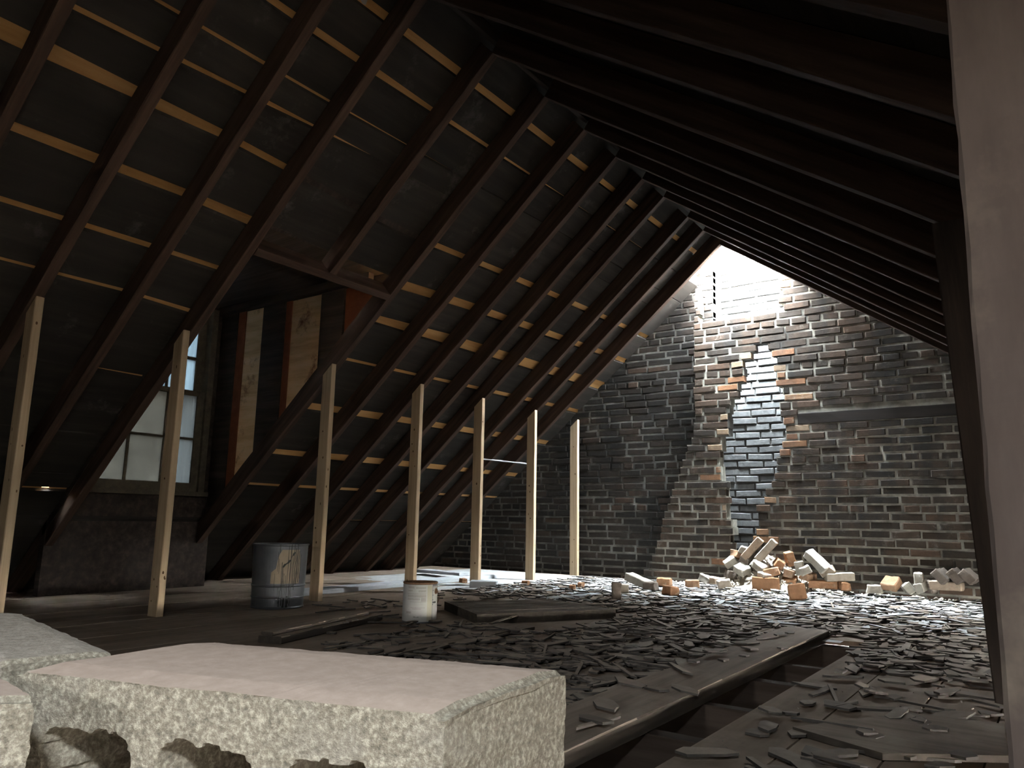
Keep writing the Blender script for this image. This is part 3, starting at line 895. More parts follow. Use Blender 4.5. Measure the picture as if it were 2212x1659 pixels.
def place_block(name, seed, corner, ux, vy, label, z, D=0.19, H=0.19):
    """corner: front right top corner; ux: unit vector to the right along the front, vy: unit vector away from the camera"""
    L = 0.39
    o = Vector(corner) - Vector(ux) * L
    mw = Matrix(((ux[0], vy[0], 0, o.x), (ux[1], vy[1], 0, o.y), (0, 0, 1, z - H), (0, 0, 0, 1)))
    b = hollow_block(seed, L, D, H)
    b.transform(mw)
    zc_ = Vector(corner)
    ob = obj(name, b, [M['concrete'], M['concrete_rough'] if seed == 2 else M['concrete_dust']])
    tag(ob, label, 'concrete block', 'concrete blocks stacked in the foreground')
    return ob
def unit(a): return (math.cos(math.radians(a)), math.sin(math.radians(a)))
ZB = 0.37
place_block('concrete_block', 1, (-0.356, 0.426), unit(17.2), unit(95.5), 'large grey concrete block in the foreground, dusty top and open cores facing us', ZB)
C3 = Vector((-0.6185, 0.2765)) + Vector(unit(250)) * 0.19
LAY = [(1, (-0.356, 0.426), 17.2, 95.5, 0.19, 'large grey concrete block in the foreground, dusty top and open cores facing us', ZB),
       (2, (-0.765, 0.302), -11.0, 79.0, 0.10, 'rough narrow concrete block behind the others at the left picture edge', ZB),
       (3, tuple(C3), -8.0, 70.0, 0.19, 'concrete block at the bottom left corner, pale end facing us', ZB)]
for sd, cr, a_, b__, dd, lab, z_ in LAY[1:]:
    place_block('concrete_block', sd, cr, unit(a_), unit(b__), lab, z_, dd)
for sd, cr, a_, b__, dd, lab, z_ in LAY:
    place_block('concrete_block', sd + 10, cr, unit(a_), unit(b__), 'lower concrete block carrying the ' + {1: 'large dusty-topped block', 2: 'rough narrow block at the left edge', 3: 'block in the bottom left corner'}[sd], 0.1795, dd, 0.179)

# ------------------------------------------------------------------ loose boards and panels on the floor
M['board_edge'] = wood('board_edge', (0.030, 0.024, 0.019), (0.052, 0.042, 0.034), (0.085, 0.069, 0.056), (0.9, 14, 14))  # side faces coloured dark, as if the near light missed them
def board(name, a, b_, w, h, mat, label, cat='board', seed=0, group=None, up=(0, 0, 1), seg=14, rough=0.0015):
    a, b_ = Vector(a), Vector(b_)
    bm_ = timber_bm((b_ - a).length, w, h, seed=seed, seg=seg, rough=rough)
    bm_.normal_update()
    for f in bm_.faces:
        if f.normal.z < .6: f.material_index = 1
    o = obj(name, bm_, [mat, mat if mat is M['pale_board'] else M['board_edge']], mw=frame_between(a, b_, up))
    return tag(o, label, cat, group)
board('loose_plank', (-0.985, 1.0, -0.0205), (-1.0, 3.80, -0.0205), 0.205, 0.046, M['dusty_board'], 'long wide dusty plank lying beside the open floor gap', 'plank', 11)
board('loose_plank', (-4.03, 3.3, 0.0), (-4.09, 5.75, 0.0), 0.17, 0.03, M['pale_board'], 'long pale dusty board passing behind the fourth and fifth posts', 'plank', 12)
board('loose_plank', (-4.75, 5.30, 0.02), (-4.10, 5.14, 0.032), 0.14, 0.025, M['pale_board'], 'short pale board lying across behind the fifth post', 'plank', 13)
board('loose_plank', (-2.66, 4.20, 0.0), (-2.58, 4.66, 0.0), 0.07, 0.022, M['pale_board'], 'thin pale board lying in the light beyond the flat panel', 'plank', 14)
board('loose_plank', (-2.82, 2.80, 0.004), (-2.60, 2.02, 0.0), 0.11, 0.028, M['dusty_board'], 'split dark board lying left of the white paint can', 'plank', 15)
board('loose_plank', (-2.80, 2.72, 0.034), (-2.62, 2.02, 0.029), 0.06, 0.014, M['dusty_board'], 'narrow lath lying on the split board left of the paint can', 'plank', 16)
board('loose_plank', (-2.12, 3.05, 0.0), (-2.10, 1.95, 0.0), 0.20, 0.018, M['dusty_board'], 'long flat board running from the flat panel toward the concrete block', 'plank', 17)
board('wood_strip', (-2.27, 3.42, 0.034), (-2.20, 2.95, 0.018), 0.022, 0.007, M['dusty_board'], 'thin wood strip lying at the near edge of the flat panel', 'strip', 18)
def under_left(x, y, d):
    n_ = Vector((-SL, 0, 1)); d_ = ray(x, y)
    return CAM + d_ * (n_.dot(Vector((RX, 0, RZ + d * CL)) - CAM) / n_.dot(d_))
board('wood_strip', under_left(1036, 992, -.012), under_left(1150, 1004, -.012), 0.028, 0.010, M['pale_board'], 'thin pale lath nailed across the rafters between the fifth and sixth posts', 'strip', 19)
bm = bmesh.new()
ps = [under_left(x_, y_, RD - .003) for x_, y_ in ((775, -8), (783, 8), (790, 11), (797, -8))]
lo = [bm.verts.new(p) for p in ps]; hi = [bm.verts.new(p + Vector((-.001, 0, .0012))) for p in ps]
bm.faces.new(lo); bm.faces.new(hi[::-1])
for k in range(4): bm.faces.new((lo[k], hi[k], hi[(k + 1) % 4], lo[(k + 1) % 4]))
bmesh.ops.recalc_face_normals(bm, faces=bm.faces)
tag(obj('paper_scrap', bm, M['paper_white']), 'small white paper scrap stuck under the left roof at the top edge', 'paper')
bm = bmesh.new()
poly = [on_floor(960, 1299, .045), on_floor(1030, 1327, .045), on_floor(1330, 1316, .045), on_floor(1185, 1294, .045)]
prism(bm, [(p.x, p.y) for p in poly], 0.0, 0.045)
for k in range(4):                                   # plank joints cut across its top
    a = poly[0].lerp(poly[1], (k + .6) / 4.4); b_ = poly[3].lerp(poly[2], (k + .6) / 4.4)
    d = (b_ - a).normalized(); nrm = Vector((-d.y, d.x, 0)) * .004
    a2, b2_ = a.lerp(b_, .02), a.lerp(b_, .98)
    hexa(bm, [(a2 - nrm).to_tuple()[:2] + (.0455,), (b2_ - nrm).to_tuple()[:2] + (.0455,), (b2_ + nrm).to_tuple()[:2] + (.0455,), (a2 + nrm).to_tuple()[:2] + (.0455,),
              (a2 - nrm * .4).to_tuple()[:2] + (.048,), (b2_ - nrm * .4).to_tuple()[:2] + (.048,), (b2_ + nrm * .4).to_tuple()[:2] + (.048,), (a2 + nrm * .4).to_tuple()[:2] + (.048,)])
bmesh.ops.recalc_face_normals(bm, faces=bm.faces); bm.normal_update()
for f in bm.faces:
    if f.normal.z < .3: f.material_index = 1
tag(obj('wooden_panel', bm, [M['panel_top'], M['board_edge']]), 'flat dark ribbed wooden panel lying on the floor right of the paint can', 'panel')
bm = bmesh.new()
poly = [on_floor(1712, 1566, .02), on_floor(1905, 1622, .02), on_floor(2178, 1628, .02), on_floor(2168, 1560, .02), on_floor(1960, 1535, .02)]
prism(bm, [(p.x, p.y) for p in poly], 0.001, 0.016)
bmesh.ops.recalc_face_normals(bm, faces=bm.faces); bm.normal_update()
for f in bm.faces:
    if f.normal.z < .6: f.material_index = 1
tag(obj('board_sheet', bm, [M['dusty_board'], M['board_edge']]), 'broken flat sheet of board on the floor near the column', 'board')
wb = obj('wood_block', rough_block_bm(0.20, 0.09, 0.055, seed=21, amp=.002), M['pale_board'], mw=Matrix.Translation((-3.50, 4.60, 0.0)) @ Matrix.Rotation(0.5, 4, 'Z'))
tag(wb, 'white-dusted wood block at the foot of the fifth post', 'block')

# ------------------------------------------------------------------ white paint can
can = empty('paint_can', (-2.612, 2.915, 0.0), math.radians(0)); tag(can, 'white labelled paint can with a rusty rim, in front of the fourth post', 'paint can')
def tube(bm, r0, r1, z0, z1, n=48, a0=0.0, a1=2 * PI, mi=0, rows=1):
    full = abs(a1 - a0 - 2 * PI) < 1e-6
    cols = n if full else n + 1
    rings = []
    for k in range(rows + 1):
        f = k / rows
        rings.append([bm.verts.new(((r0 + (r1 - r0) * f) * math.cos(a0 + (a1 - a0) * i / n), (r0 + (r1 - r0) * f) * math.sin(a0 + (a1 - a0) * i / n), z0 + (z1 - z0) * f)) for i in range(cols)])
    for k in range(rows):
        for i in range(n):
            i2 = (i + 1) % cols
            f_ = bm.faces.new((rings[k][i], rings[k][i2], rings[k + 1][i2], rings[k + 1][i])); f_.material_index = mi
    return rings
def lathe(bm, prof, n=48, mi=0):
    rings = [[bm.verts.new((r_ * math.cos(2 * PI * i / n), r_ * math.sin(2 * PI * i / n), z_)) for i in range(n)] for r_, z_ in prof]
    for k in range(len(prof) - 1):
        for i in range(n):
            f = bm.faces.new((rings[k][i], rings[k][(i + 1) % n], rings[k + 1][(i + 1) % n], rings[k + 1][i])); f.material_index = mi
    return rings
CRAD, CH = 0.084, 0.190
bm = bmesh.new(); rg = lathe(bm, [(0.0005, .002), (CRAD - .002, .002), (CRAD + .001, 0.0), (CRAD + .001, .006), (CRAD - .001, .008), (CRAD - .001, CH - .008)])
obj('can_body', bm, M['zinc'], can, smooth=False)
bm = bmesh.new(); lathe(bm, [(CRAD - .001, CH - .009), (CRAD + .002, CH - .006), (CRAD + .002, CH), (CRAD - .010, CH), (CRAD - .012, CH - .008), (CRAD - .022, CH - .008), (CRAD - .022, CH - .010), (0.0005, CH - .010)])
obj('can_rim', bm, M['rust'], can)
to_cam = math.atan2(CAM.y - 2.915, CAM.x + 2.612)
bm = bmesh.new(); tube(bm, CRAD + .0006, CRAD + .0006, .007, CH - .010, 48, to_cam - 2.9, to_cam + 0.78)
obj('paper_label', bm, M['paper_white'], can, smooth=True)
bm = bmesh.new(); tube(bm, CRAD + .0012, CRAD + .0012, .010, CH - .012, 8, to_cam + .42, to_cam + .74)
obj('label_seam_strip', bm, M['paper_cream'], can, smooth=True)
bm = bmesh.new(); tube(bm, CRAD + .0007, CRAD + .0007, .012, CH - .016, 24, to_cam + 0.81, to_cam + 2.6)
obj('label_back', bm, M['paper_white'], can, smooth=True)
bm = bmesh.new()
rp = random.Random(5)
def cbar(a0, a1, z0, z1, mi=0): tube(bm, CRAD + .0014, CRAD + .0014, z0, z1, 10, to_cam + a0, to_cam + a1, mi)
for z, a0, a1, h_ in ((.168, -.75, -.35, .010), (.166, -.25, .32, .008), (.153, -.75, -.45, .006), (.151, -.1, .33, .010), (.138, -.8, .33, .004), (.127, -.78, .34, .012),
                      (.113, -.78, .0, .010), (.111, .05, .34, .016), (.100, -.6, .33, .003), (.073, -.55, .30, .0022), (.067, -.45, .05, .003), (.050, -.85, -.5, .010)):
    cbar(a0, a1, z - h_ / 2, z + h_ / 2)
obj('label_print', bm, M['print'], can)
bm = bmesh.new()
for k in range(11): cbar(-.36 + k * .029, -.36 + k * .029 + rp.uniform(.012, .022), .0275, .0275 + rp.choice([.003, .0036, .0045]))
obj('label_dark_print', bm, M['print_dark'], can)
bm = bmesh.new()
for k in range(4): cbar(.80, .84, .150 - k * .022, .155 - k * .022)
obj('label_square_marks', bm, M['print_dark'], can)
bm = bmesh.new(); cbar(.80, 1.12, .092, .100); obj('label_dark_bar', bm, M['print_dark'], can); bm = bmesh.new()
cbar(.80, 1.05, CH - .020, CH - .0185)
obj('label_thin_line', bm, M['print_dark'], can)
bm = bmesh.new()                                    # round ear for the wire handle
ea = to_cam + 1.12
ce = Vector((CRAD * math.cos(ea), CRAD * math.sin(ea), .148)); ne = Vector((math.cos(ea), math.sin(ea), 0)); te = Vector((-math.sin(ea), math.cos(ea), 0))
lo = []; hi = []
for k in range(16):
    a = 2 * PI * k / 16
    off = te * (.014 * math.cos(a)) + Vector((0, 0, .015 * math.sin(a)))
    lo.append(bm.verts.new(ce + off)); hi.append(bm.verts.new(ce + off * .75 + ne * .006))
bm.faces.new(hi)
for k in range(16): bm.faces.new((lo[k], lo[(k + 1) % 16], hi[(k + 1) % 16], hi[k]))
obj('handle_ear', bm, M['rust'], can)
def wire(pts, r=.0013, n=6):
    b = bmesh.new(); rings = []
    for i, p in enumerate(pts):
        d = (Vector(pts[min(i + 1, len(pts) - 1)]) - Vector(pts[max(i - 1, 0)])).normalized()
        u_ = d.orthogonal().normalized(); v_ = d.cross(u_)
        rings.append([b.verts.new(Vector(p) + u_ * (r * math.cos(2 * PI * k / n)) + v_ * (r * math.sin(2 * PI * k / n))) for k in range(n)])
    for i in range(len(pts) - 1):
        for k in range(n): b.faces.new((rings[i][k], rings[i][(k + 1) % n], rings[i + 1][(k + 1) % n], rings[i + 1][k]))
    b.faces.new(rings[0][::-1]); b.faces.new(rings[-1])
    bmesh.ops.recalc_face_normals(b, faces=b.faces)
    return b
pts = []
for k in range(19):
    a = ea + PI * k / 18
    pts.append(((CRAD + .010) * math.cos(a), (CRAD + .010) * math.sin(a), .148 - .085 * math.sin(PI * k / 18)))
obj('wire_handle', wire(pts), M['rust'], can)

# ------------------------------------------------------------------ galvanised bucket with tar drips
bk = empty('metal_bucket', (-3.60, 2.83, 0.0)); tag(bk, 'galvanised metal bucket with a beige label and black tar drips', 'bucket')
BR0, BR1, BH = 0.140, 0.150, 0.345
bm = bmesh.new()
def br(z): return BR0 + (BR1 - BR0) * z / BH
lathe(bm, [(0.0005, .004), (BR0 - .004, .004), (BR0 + .002, 0.0), (BR0 + .004, .006), (br(.012), .012), (br(.055), .055), (br(.06) + .004, .060), (br(.066), .066), (br(.115), .115), (br(.12) + .005, .121), (br(.128), .128),
           (br(BH - .01), BH - .01), (BR1 + .005, BH - .006), (BR1 + .005, BH), (BR1 - .002, BH), (BR1 - .004, BH - .01), (BR0 - .003, .012), (0.0005, .012)], 56)
obj('bucket_body', bm, M['zinc'], bk, smooth=False)
tb = math.atan2(CAM.y - 2.83, CAM.x + 3.60)
bm = bmesh.new()
def strip(zs, a0s, a1s, off, n=12):
    prev = None
    for z, a0, a1 in zip(zs, a0s, a1s):
        ring = [bm.verts.new(((br(z) + off) * math.cos(tb + a0 + (a1 - a0) * i / n), (br(z) + off) * math.sin(tb + a0 + (a1 - a0) * i / n), z)) for i in range(n + 1)]
        if prev:
            for i in range(n): bm.faces.new((prev[i], prev[i + 1], ring[i + 1], ring[i]))
        prev = ring
strip([.135, .14, .195, .205, .215, .26, .29, .316], [-.30, -.31, -.29, -.22, -.13, -.08, -.03, .06], [.80, .82, .82, .82, .82, .80, .78, .74], .0012)
obj('paper_label', bm, M['paper_beige'], bk, smooth=True)
bm = bmesh.new()
rp = random.Random(9)
def drip(a, z0, z1, w):
    prev = None; n = 10
    for k in range(n + 1):
        z = z0 + (z1 - z0) * k / n
        aa = a + .022 * noise.noise(Vector((z * 25, a * 9, 1))); ww = w * (0.55 + .6 * abs(noise.noise(Vector((z * 40, a * 3, 4)))))
        ring = [bm.verts.new(((br(z) + .0055) * math.cos(tb + t_), (br(z) + .0055) * math.sin(tb + t_), z)) for t_ in (aa - ww, aa + ww)]
        if prev: bm.faces.new((prev[0], prev[1], ring[1], ring[0]))
        prev = ring
for a, z0, z1, w in ((-.01, .30, BH, .016), (-.06, .2, .305, .009), (-.02, .19, .27, .008), (.08, .10, .25, .014), (.12, .02, .23, .02), (.17, .06, .19, .012), (.24, .05, .18, .012), (.30, .06, BH, .013), (.38, .03, BH, .022),
                     (.45, .07, .30, .010), (.50, .12, BH, .016), (.57, .10, BH - .02, .020), (.64, .13, BH, .028), (.72, .14, .31, .020), (.80, .16, .29, .014), (-.16, .10, .19, .007), (.0, .03, .12, .010), (.05, .015, .10, .02), (.2, .01, .06, .05), (.33, .01, .07, .05), (.44, .02, .10, .02)):
    drip(a, z0, z1, w)
bm2 = bm
obj('tar_drips', bm2, M['tar'], bk, smooth=True)
bm = bmesh.new()
prev = None
for k in range(9):
    a, z = .10 + .055 * k, .225 + .007 * k + .02 * (k > 5)
    ring = [bm.verts.new(((br(z) + .006) * math.cos(tb + a), (br(z) + .006) * math.sin(tb + a), z + s_ * (.004 + .005 * (k % 3 == 1)))) for s_ in (-1, 1)]
    if prev: bm.faces.new((prev[0], ring[0], ring[1], prev[1]))
    prev = ring
obj('tar_splash', bm, M['tar'], bk)

# ------------------------------------------------------------------ bricks and rubble below the chimney
BR_L, BR_W, BR_H = 0.20, 0.098, 0.057
brick_meshes = {}
def brick_mesh(kind, seed):
    key = (kind, seed)
    if key not in brick_meshes:
        L = {'full': BR_L, 'half': 0.105, 'bat': 0.075}[kind]
        b = rough_block_bm(L, BR_W, BR_H, bev=.005, amp=.0045 if kind == 'full' else .008, cuts=3, seed=seed, freq=22, chips=.12 if kind == 'full' else .3)
        me = bpy.data.meshes.new('brick'); b.normal_update(); b.to_mesh(me); b.free()
        brick_meshes[key] = me
    return brick_meshes[key]
def brick(px, py, Y, kind, mat, label, yaw=0., pitch=0., roll=0., seed=1, z=0.012, group='loose bricks below the broken chimney'):
    """px,py: where the foot of the brick shows; Y None = on the floor, else its distance along the attic"""
    P = on_floor(px, py, z) if Y is None else on_y(px, py, Y)
    if P.y > 5.98: P = on_y(px, py, 5.98)
    src = brick_mesh(kind, seed)
    me = src.copy(); me.materials.clear(); me.materials.append(mat)
    o = bpy.data.objects.new('brick', me); COL.objects.link(o)
    R_ = Matrix.Rotation(math.radians(yaw), 4, 'Z') @ Matrix.Rotation(math.radians(pitch), 4, 'Y') @ Matrix.Rotation(math.radians(roll), 4, 'X')
    lo = min((R_ @ v.co).z for v in me.vertices)
    o.matrix_world = Matrix.Translation((P.x, P.y + .03, P.z - lo)) @ R_
    return tag(o, label, 'brick', group)
B = M
brick(1317, 1296, None, 'half', B['brick_sooted'], 'half brick standing upright alone at the edge of the light, half black', 30, 90, 0, 3)
brick(1340, 1281, None, 'bat', B['brick_loose'], 'brick stub just behind the upright half brick', 40, 0, 0, 4)
brick(1374, 1272, None, 'full', B['brick_grey'], 'large pale brick leaning with its left end raised', -8, 17, 0, 5)
brick(1400, 1276, None, 'half', B['brick_sooted'], 'small grey brick in front of the leaning pale brick', 8, 0, 0, 6)
brick(1431, 1267, None, 'half', B['brick_orange'], 'brick right of the leaning pale brick, nearest the dark wall', 12, 0, 0, 7)
brick(1444, 1288, None, 'bat', B['brick_orange'], 'small broken orange brick alone on the slate shards', 60, 8, 0, 8)
brick(1493, 1271, None, 'half', B['brick_loose'], 'squarish brick with a pale top left of the rubble heap', 25, 0, 0, 9)
brick(1520, 1265, None, 'bat', B['brick_grey'], 'small mortar-covered brick stub between two squarish bricks', 70, 10, 20, 10)
brick(1540, 1266, None, 'half', B['brick_loose'], 'tilted brick at the left foot of the rubble heap', -20, 10, 0, 11)
brick(1563, 1273, None, 'half', B['brick_loose'], 'chipped brick with a mortar top at the foot of the heap', 28, -8, 0, 12)
brick(1595, 1268, None, 'half', B['brick_grey'], 'pale brick lying on its side left of the long orange brick', 15, 0, 62, 13)
brick(1654, 1277, None, 'full', B['brick_orange'], 'long orange brick on edge at the front of the heap', 4, 0, 90, 14)
brick(1704, 1268, None, 'half', B['brick_orange'], 'orange brick just right of the long orange brick', 10, 0, 20, 15)
brick(1717, 1299, None, 'half', B['brick_orange'], 'orange brick nearest the shadow edge, alone on the shards', 28, -7, 80, 16)
brick(1778, 1272, None, 'full', B['brick_orange'], 'long orange brick lying flat right of the heap', 6, 0, 0, 17)
brick(1820, 1276, None, 'bat', B['brick_orange'], 'broken orange brick end touching the long flat orange brick', 40, 0, 10, 18)
brick(1812, 1258, None, 'full', B['brick_loose'], 'pale-topped brick behind the long flat orange brick', 20, -4, 0, 19)
brick(1741, 1256, None, 'half', B['brick_loose'], 'white-dusted brick at the right foot of the heap', -25, 12, 0, 20)
brick(1888, 1283, None, 'half', B['brick_grey'], 'grey brick with a clean white top, right of the heap', 3, 0, 0, 21)
brick(1927, 1278, None, 'half', B['brick_loose'], 'brick half covered in mortar, right of the grey white-topped brick', -20, 6, 40, 22)
brick(1975, 1272, None, 'half', B['brick_grey'], 'pale brick standing on end left of the three leaning bricks', 5, 90, 0, 23)
brick(2045, 1276, None, 'full', B['brick_loose'], 'reddish brick with a white top in front of the leaning bricks', -4, 0, 0, 24)
brick(2030, 1262, None, 'full', B['brick_sooted'], 'leaning brick at the left of the zigzag row of three', 82, 0, 45, 25, z=0.0)
brick(2060, 1262, None, 'full', B['brick_sooted'], 'leaning brick in the middle of the zigzag row of three', 86, 0, 48, 26, z=0.0)
brick(2088, 1263, None, 'full', B['brick_sooted'], 'leaning brick at the right of the zigzag row of three', 84, 0, 44, 27, z=0.0)
brick(1953, 1284, None, 'bat', B['brick_grey'], 'jagged mortar lump left of the taller pale lump', 20, 50, 0, 28)
brick(1982, 1283, None, 'bat', B['brick_grey'], 'pointed pale mortar lump in front of the standing pale brick', 0, 70, 20, 29)
brick(2000, 1283, None, 'bat', B['brick_sooted'], 'small grey lump right of the pointed pale lump', 50, 80, 0, 30)
# on the heap
brick(1580, 1230, 5.98, 'half', B['brick_grey'], 'grey brick leaning at the upper left of the heap', 15, -35, 15, 31)
brick(1630, 1212, 6.0, 'full', B['brick_loose'], 'left one of two bricks leaning side by side atop the heap', 12, -48, 0, 32)
brick(1660, 1216, 5.98, 'full', B['brick_loose'], 'right one of two bricks leaning side by side atop the heap', 12, -48, 0, 33)
brick(1603, 1200, 6.08, 'bat', B['brick_grey'], 'small white-topped brick left of the two leaning bricks', 10, 20, 0, 34)
brick(1696, 1224, 5.98, 'half', B['brick_orange'], 'upright orange brick right of the two leaning bricks', 30, 78, 0, 35)
brick(1717, 1244, 5.95, 'half', B['brick_grey'], 'pale brick standing on end on the right of the heap', 12, 84, 0, 36)
brick(1640, 1240, 5.93, 'half', B['brick_grey'], 'broken pale lump low in the middle of the heap', -20, 32, 10, 37)
brick(1609, 1222, 6.0, 'bat', B['brick_sooted'], 'dark brick stub under the small white-topped brick', 0, 25, 30, 38)
brick(1760, 1238, 5.98, 'full', B['brick_grey'], 'bluish white brick tilted at the right of the heap', -15, 40, 10, 39)
brick(1700, 1250, 5.96, 'bat', B['brick_loose'], 'small brick stub below the upright orange brick', 10, 15, 0, 40)
for px, py, Y, kd, mt, lab, yw, pt, rl, sd in (
    (1575, 1252, 5.93, 'bat', 'brick_sooted', 'dark brick stub low on the left side of the heap', 40, 12, 0, 51),
    (1600, 1246, 5.90, 'half', 'brick_grey', 'pale half brick low on the left of the heap, above the tilted bricks', -15, 20, 15, 52),
    (1668, 1248, 5.88, 'half', 'brick_loose', 'half brick just above the long orange brick on edge', 10, -15, 0, 53),
    (1590, 1212, 6.05, 'half', 'brick_loose', 'half brick tucked behind the grey leaning brick of the heap', 55, 20, 0, 54),
    (1676, 1232, 5.95, 'bat', 'brick_orange', 'orange stub in the middle of the heap under the leaning pair', 25, 35, 10, 55),
    (1742, 1246, 5.92, 'bat', 'brick_grey', 'pale stub between the standing pale brick and the bluish white one', 15, -25, 0, 56),
    (1650, 1256, 5.84, 'bat', 'brick_grey', 'mortar-caked stub behind the long orange brick on edge', -35, 15, 0, 57),
    (1790, 1250, 5.98, 'half', 'brick_loose', 'half brick leaning behind the pale-topped brick', 5, -30, 0, 58)):
    brick(px, py, Y, kd, B[mt], lab, yw, pt, rl, sd)
# small fragments in the light on the left
for px, py, lab, sd in ((995, 1261, 'small brick fragment left of the white-dusted wood block', 41), (1131, 1266, 'small brick fragment right of the fifth post', 42),
                        (1250, 1270, 'small brick fragment in front of the farthest post', 43), (1232, 1276, 'orange brick chip left of another by the shadow edge', 44)):
    brick(px, py, None, 'bat', B['brick_orange'], lab, sd * 17 % 90, 0, 0, sd, z=0.004, group='small brick fragments on the lit floor').scale = (.6, .6, .6)

# mound of mortar crumbs under the heap, one piece of stuff
bm = bmesh.new()
rr = random.Random(21)
def crumb(p, s_):
    m = Matrix.Translation(p) @ Matrix.Rotation(rr.uniform(0, 6.28), 4, Vector((rr.uniform(-1, 1), rr.uniform(-1, 1), rr.uniform(-1, 1))).normalized()) @ Matrix.Diagonal((s_, s_ * rr.uniform(.6, 1), s_ * rr.uniform(.5, .9), 1))
    ret = bmesh.ops.create_icosphere(bm, subdivisions=1, radius=1.0, matrix=m)
    for v in ret['verts']: v.co += Vector((rr.uniform(-1, 1), rr.uniform(-1, 1), rr.uniform(-1, 1))) * s_ * .22
mound_c = on_y(1650, 1250, 6.05)
def mound_h(x, y):
    d = math.hypot((x - mound_c.x) / .44, (y - 6.18) / .40)
    return max(0.0, 0.27 * (1 - d)) if d < 1 else 0.0
g = 30
vg = [[None] * (g + 1) for _ in range(g + 1)]
for a in range(g + 1):
    for b_ in range(g + 1):
        x_, y_ = mound_c.x - .46 + .92 * a / g, 5.74 + .45 * b_ / g
        vg[a][b_] = bm.verts.new((x_, y_, mound_h(x_, y_) + .01 * noise.noise(Vector((x_ * 25, y_ * 25, 0))) * (mound_h(x_, y_) > 0) - .001))
for a in range(g):
    for b_ in range(g):
        bm.faces.new((vg[a][b_], vg[a + 1][b_], vg[a + 1][b_ + 1], vg[a][b_ + 1]))
for _ in range(600):
    x_, y_ = mound_c.x + rr.gauss(0, .24), 6.16 - abs(rr.gauss(0, .17))
    crumb((x_, y_, mound_h(x_, y_) + .006), rr.uniform(.006, .022))
for _ in range(520):
    x_ = rr.uniform(-3.05, -.55); y_ = 6.17 - abs(rr.gauss(0, .22))
    crumb((x_, y_, .006 + rr.uniform(0, .01)), rr.uniform(.004, .017) * (1 if rr.random() < .9 else 1.7))
tag(obj('mortar_rubble', bm, M['rubble']), 'pale mortar crumbs heaped below the broken chimney', 'rubble', kind='stuff')

# ------------------------------------------------------------------ slate and lath shards over the floor
rs = random.Random(33)
def shard_poly(r):
    if r.random() < .35:                              # long splinter
        L, w = r.uniform(.09, .26), r.uniform(.012, .03)
        return [(-L / 2, -w / 2 * r.uniform(.3, 1)), (L / 2 * r.uniform(.7, 1), -w / 2), (L / 2, w / 2 * r.uniform(-.2, 1)), (0, w / 2), (-L / 2 * r.uniform(.6, 1), w / 2)]
    L, w = r.uniform(.05, .16), r.uniform(.03, .075)
    n = r.randint(4, 6)
    pts = []
    for k in range(n):
        a = 2 * PI * (k + r.uniform(-.25, .25)) / n
        pts.append((L / 2 * math.cos(a) * r.uniform(.75, 1.15), w / 2 * math.sin(a) * r.uniform(.75, 1.15)))
    return pts
def shard_spot(r):
    while True:
        x_, y_ = r.uniform(-3.5, 0.1), r.uniform(1.25, 6.1)
        p = Vector((x_, y_, 0)) - CAM
        cz = p.dot(_f)
        if cz < .5: continue
        px = IW / 2 + FPX * p.dot(_r) / cz; py = IH / 2 - FPX * p.dot(_u) / cz
        if not (700 < px < 2180): continue
        if GAP_X0 + .0 < x_ < GAP_X1 + .04 and GAP_Y0 < y_ < GAP_Y1 + .1:
            if not (x_ < -.90 and r.random() < .12): continue
        if x_ < -2.35 and y_ < 4.1 and r.random() < .85: continue      # dusty bare floor near the can
        if -2.95 < x_ < -1.9 and 3.0 < y_ < 3.95: continue              # the flat panel
        if x_ > -.72 and y_ < 3.0 and r.random() < .72: continue
        return x_, y_
bm = bmesh.new()  # pale layer that brightens the lit end of the floor
gx, gy = 90, 50
grid = {}
for a in range(gx + 1):
    for b_ in range(gy + 1):
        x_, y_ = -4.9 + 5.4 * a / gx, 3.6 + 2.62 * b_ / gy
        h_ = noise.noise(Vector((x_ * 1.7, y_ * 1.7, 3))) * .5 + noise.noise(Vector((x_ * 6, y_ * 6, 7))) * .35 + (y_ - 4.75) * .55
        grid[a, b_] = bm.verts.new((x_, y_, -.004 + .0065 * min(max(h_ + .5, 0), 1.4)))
for a in range(gx):
    for b_ in range(gy):
        q_ = [grid[a, b_], grid[a + 1, b_], grid[a + 1, b_ + 1], grid[a, b_ + 1]]
        if max(v.co.z for v in q_) > -.003: bm.faces.new(q_)
bmesh.ops.delete(bm, geom=[v for v in bm.verts if not v.link_faces], context='VERTS')
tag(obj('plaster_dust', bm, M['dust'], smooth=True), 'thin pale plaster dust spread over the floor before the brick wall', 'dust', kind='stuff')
protos = []
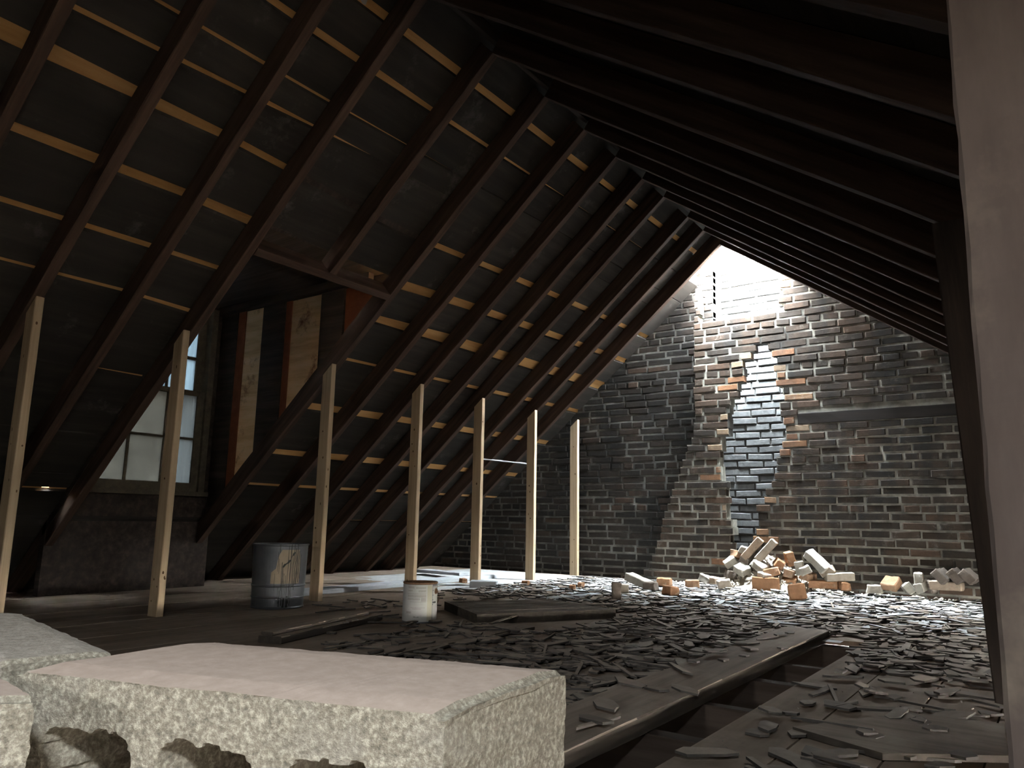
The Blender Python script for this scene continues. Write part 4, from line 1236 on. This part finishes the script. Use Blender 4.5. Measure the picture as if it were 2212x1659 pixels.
for k in range(24):
    b = bmesh.new()
    prism(b, shard_poly(rs), -.003, .003)
    bmesh.ops.recalc_face_normals(b, faces=b.faces)
    b.normal_update()
    for f in b.faces:
        if abs(f.normal.z) < .5: f.material_index = 1
    me = bpy.data.meshes.new('slate_shard'); b.to_mesh(me); b.free()
    me.materials.append(M['slate'] if k % 3 else M['slate_dark']); me.materials.append(M['slate_edge'])
    protos.append(me)
spots = []
for _ in range(3800):
    x_, y_ = shard_spot(rs)
    lvl = .022 if (x_ < -.885 and x_ > -1.1 and GAP_Y0 < y_ < GAP_Y1) else 0.0
    z_ = .004 + lvl + abs(rs.gauss(0, .009))
    M_ = Matrix.Translation((x_, y_, z_)) @ Matrix.Rotation(rs.uniform(0, 6.28), 4, 'Z') @ Matrix.Rotation(rs.gauss(0, .07), 4, 'X') @ Matrix.Rotation(rs.gauss(0, .05), 4, 'Y')
    spots.append(((Vector((x_, y_, 0)) - CAM).length, M_, rs.randrange(24)))
spots.sort(key=lambda s_: s_[0])
for d_, M_, k in spots[:300]:
    o = bpy.data.objects.new('slate_shard', protos[k]); COL.objects.link(o)
    o.matrix_world = M_
    tag(o, 'flat broken slate shard lying among many on the attic floor', 'slate shard', 'slate shards scattered on the floor')
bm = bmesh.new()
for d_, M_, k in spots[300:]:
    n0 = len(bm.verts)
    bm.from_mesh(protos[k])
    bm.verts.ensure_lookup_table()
    mi = 2 if rs.random() < (M_.translation.y - 3.9) / 1.5 and k % 4 else (0 if k % 3 else 1)  # lit slate copy grows likelier towards the brick wall
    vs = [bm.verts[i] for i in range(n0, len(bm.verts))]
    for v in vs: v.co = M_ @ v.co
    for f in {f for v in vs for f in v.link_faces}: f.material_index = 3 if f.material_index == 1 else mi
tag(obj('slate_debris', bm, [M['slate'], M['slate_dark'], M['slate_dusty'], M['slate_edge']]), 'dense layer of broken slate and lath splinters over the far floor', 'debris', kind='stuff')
bm = bmesh.new()
for _ in range(900):
    x_, y_ = shard_spot(rs)
    crumb((x_, y_, .002), rs.uniform(.0015, .005))
tag(obj('floor_grit', bm, M['grit']), 'fine grit and dust crumbs scattered over the floor', 'grit', kind='stuff')
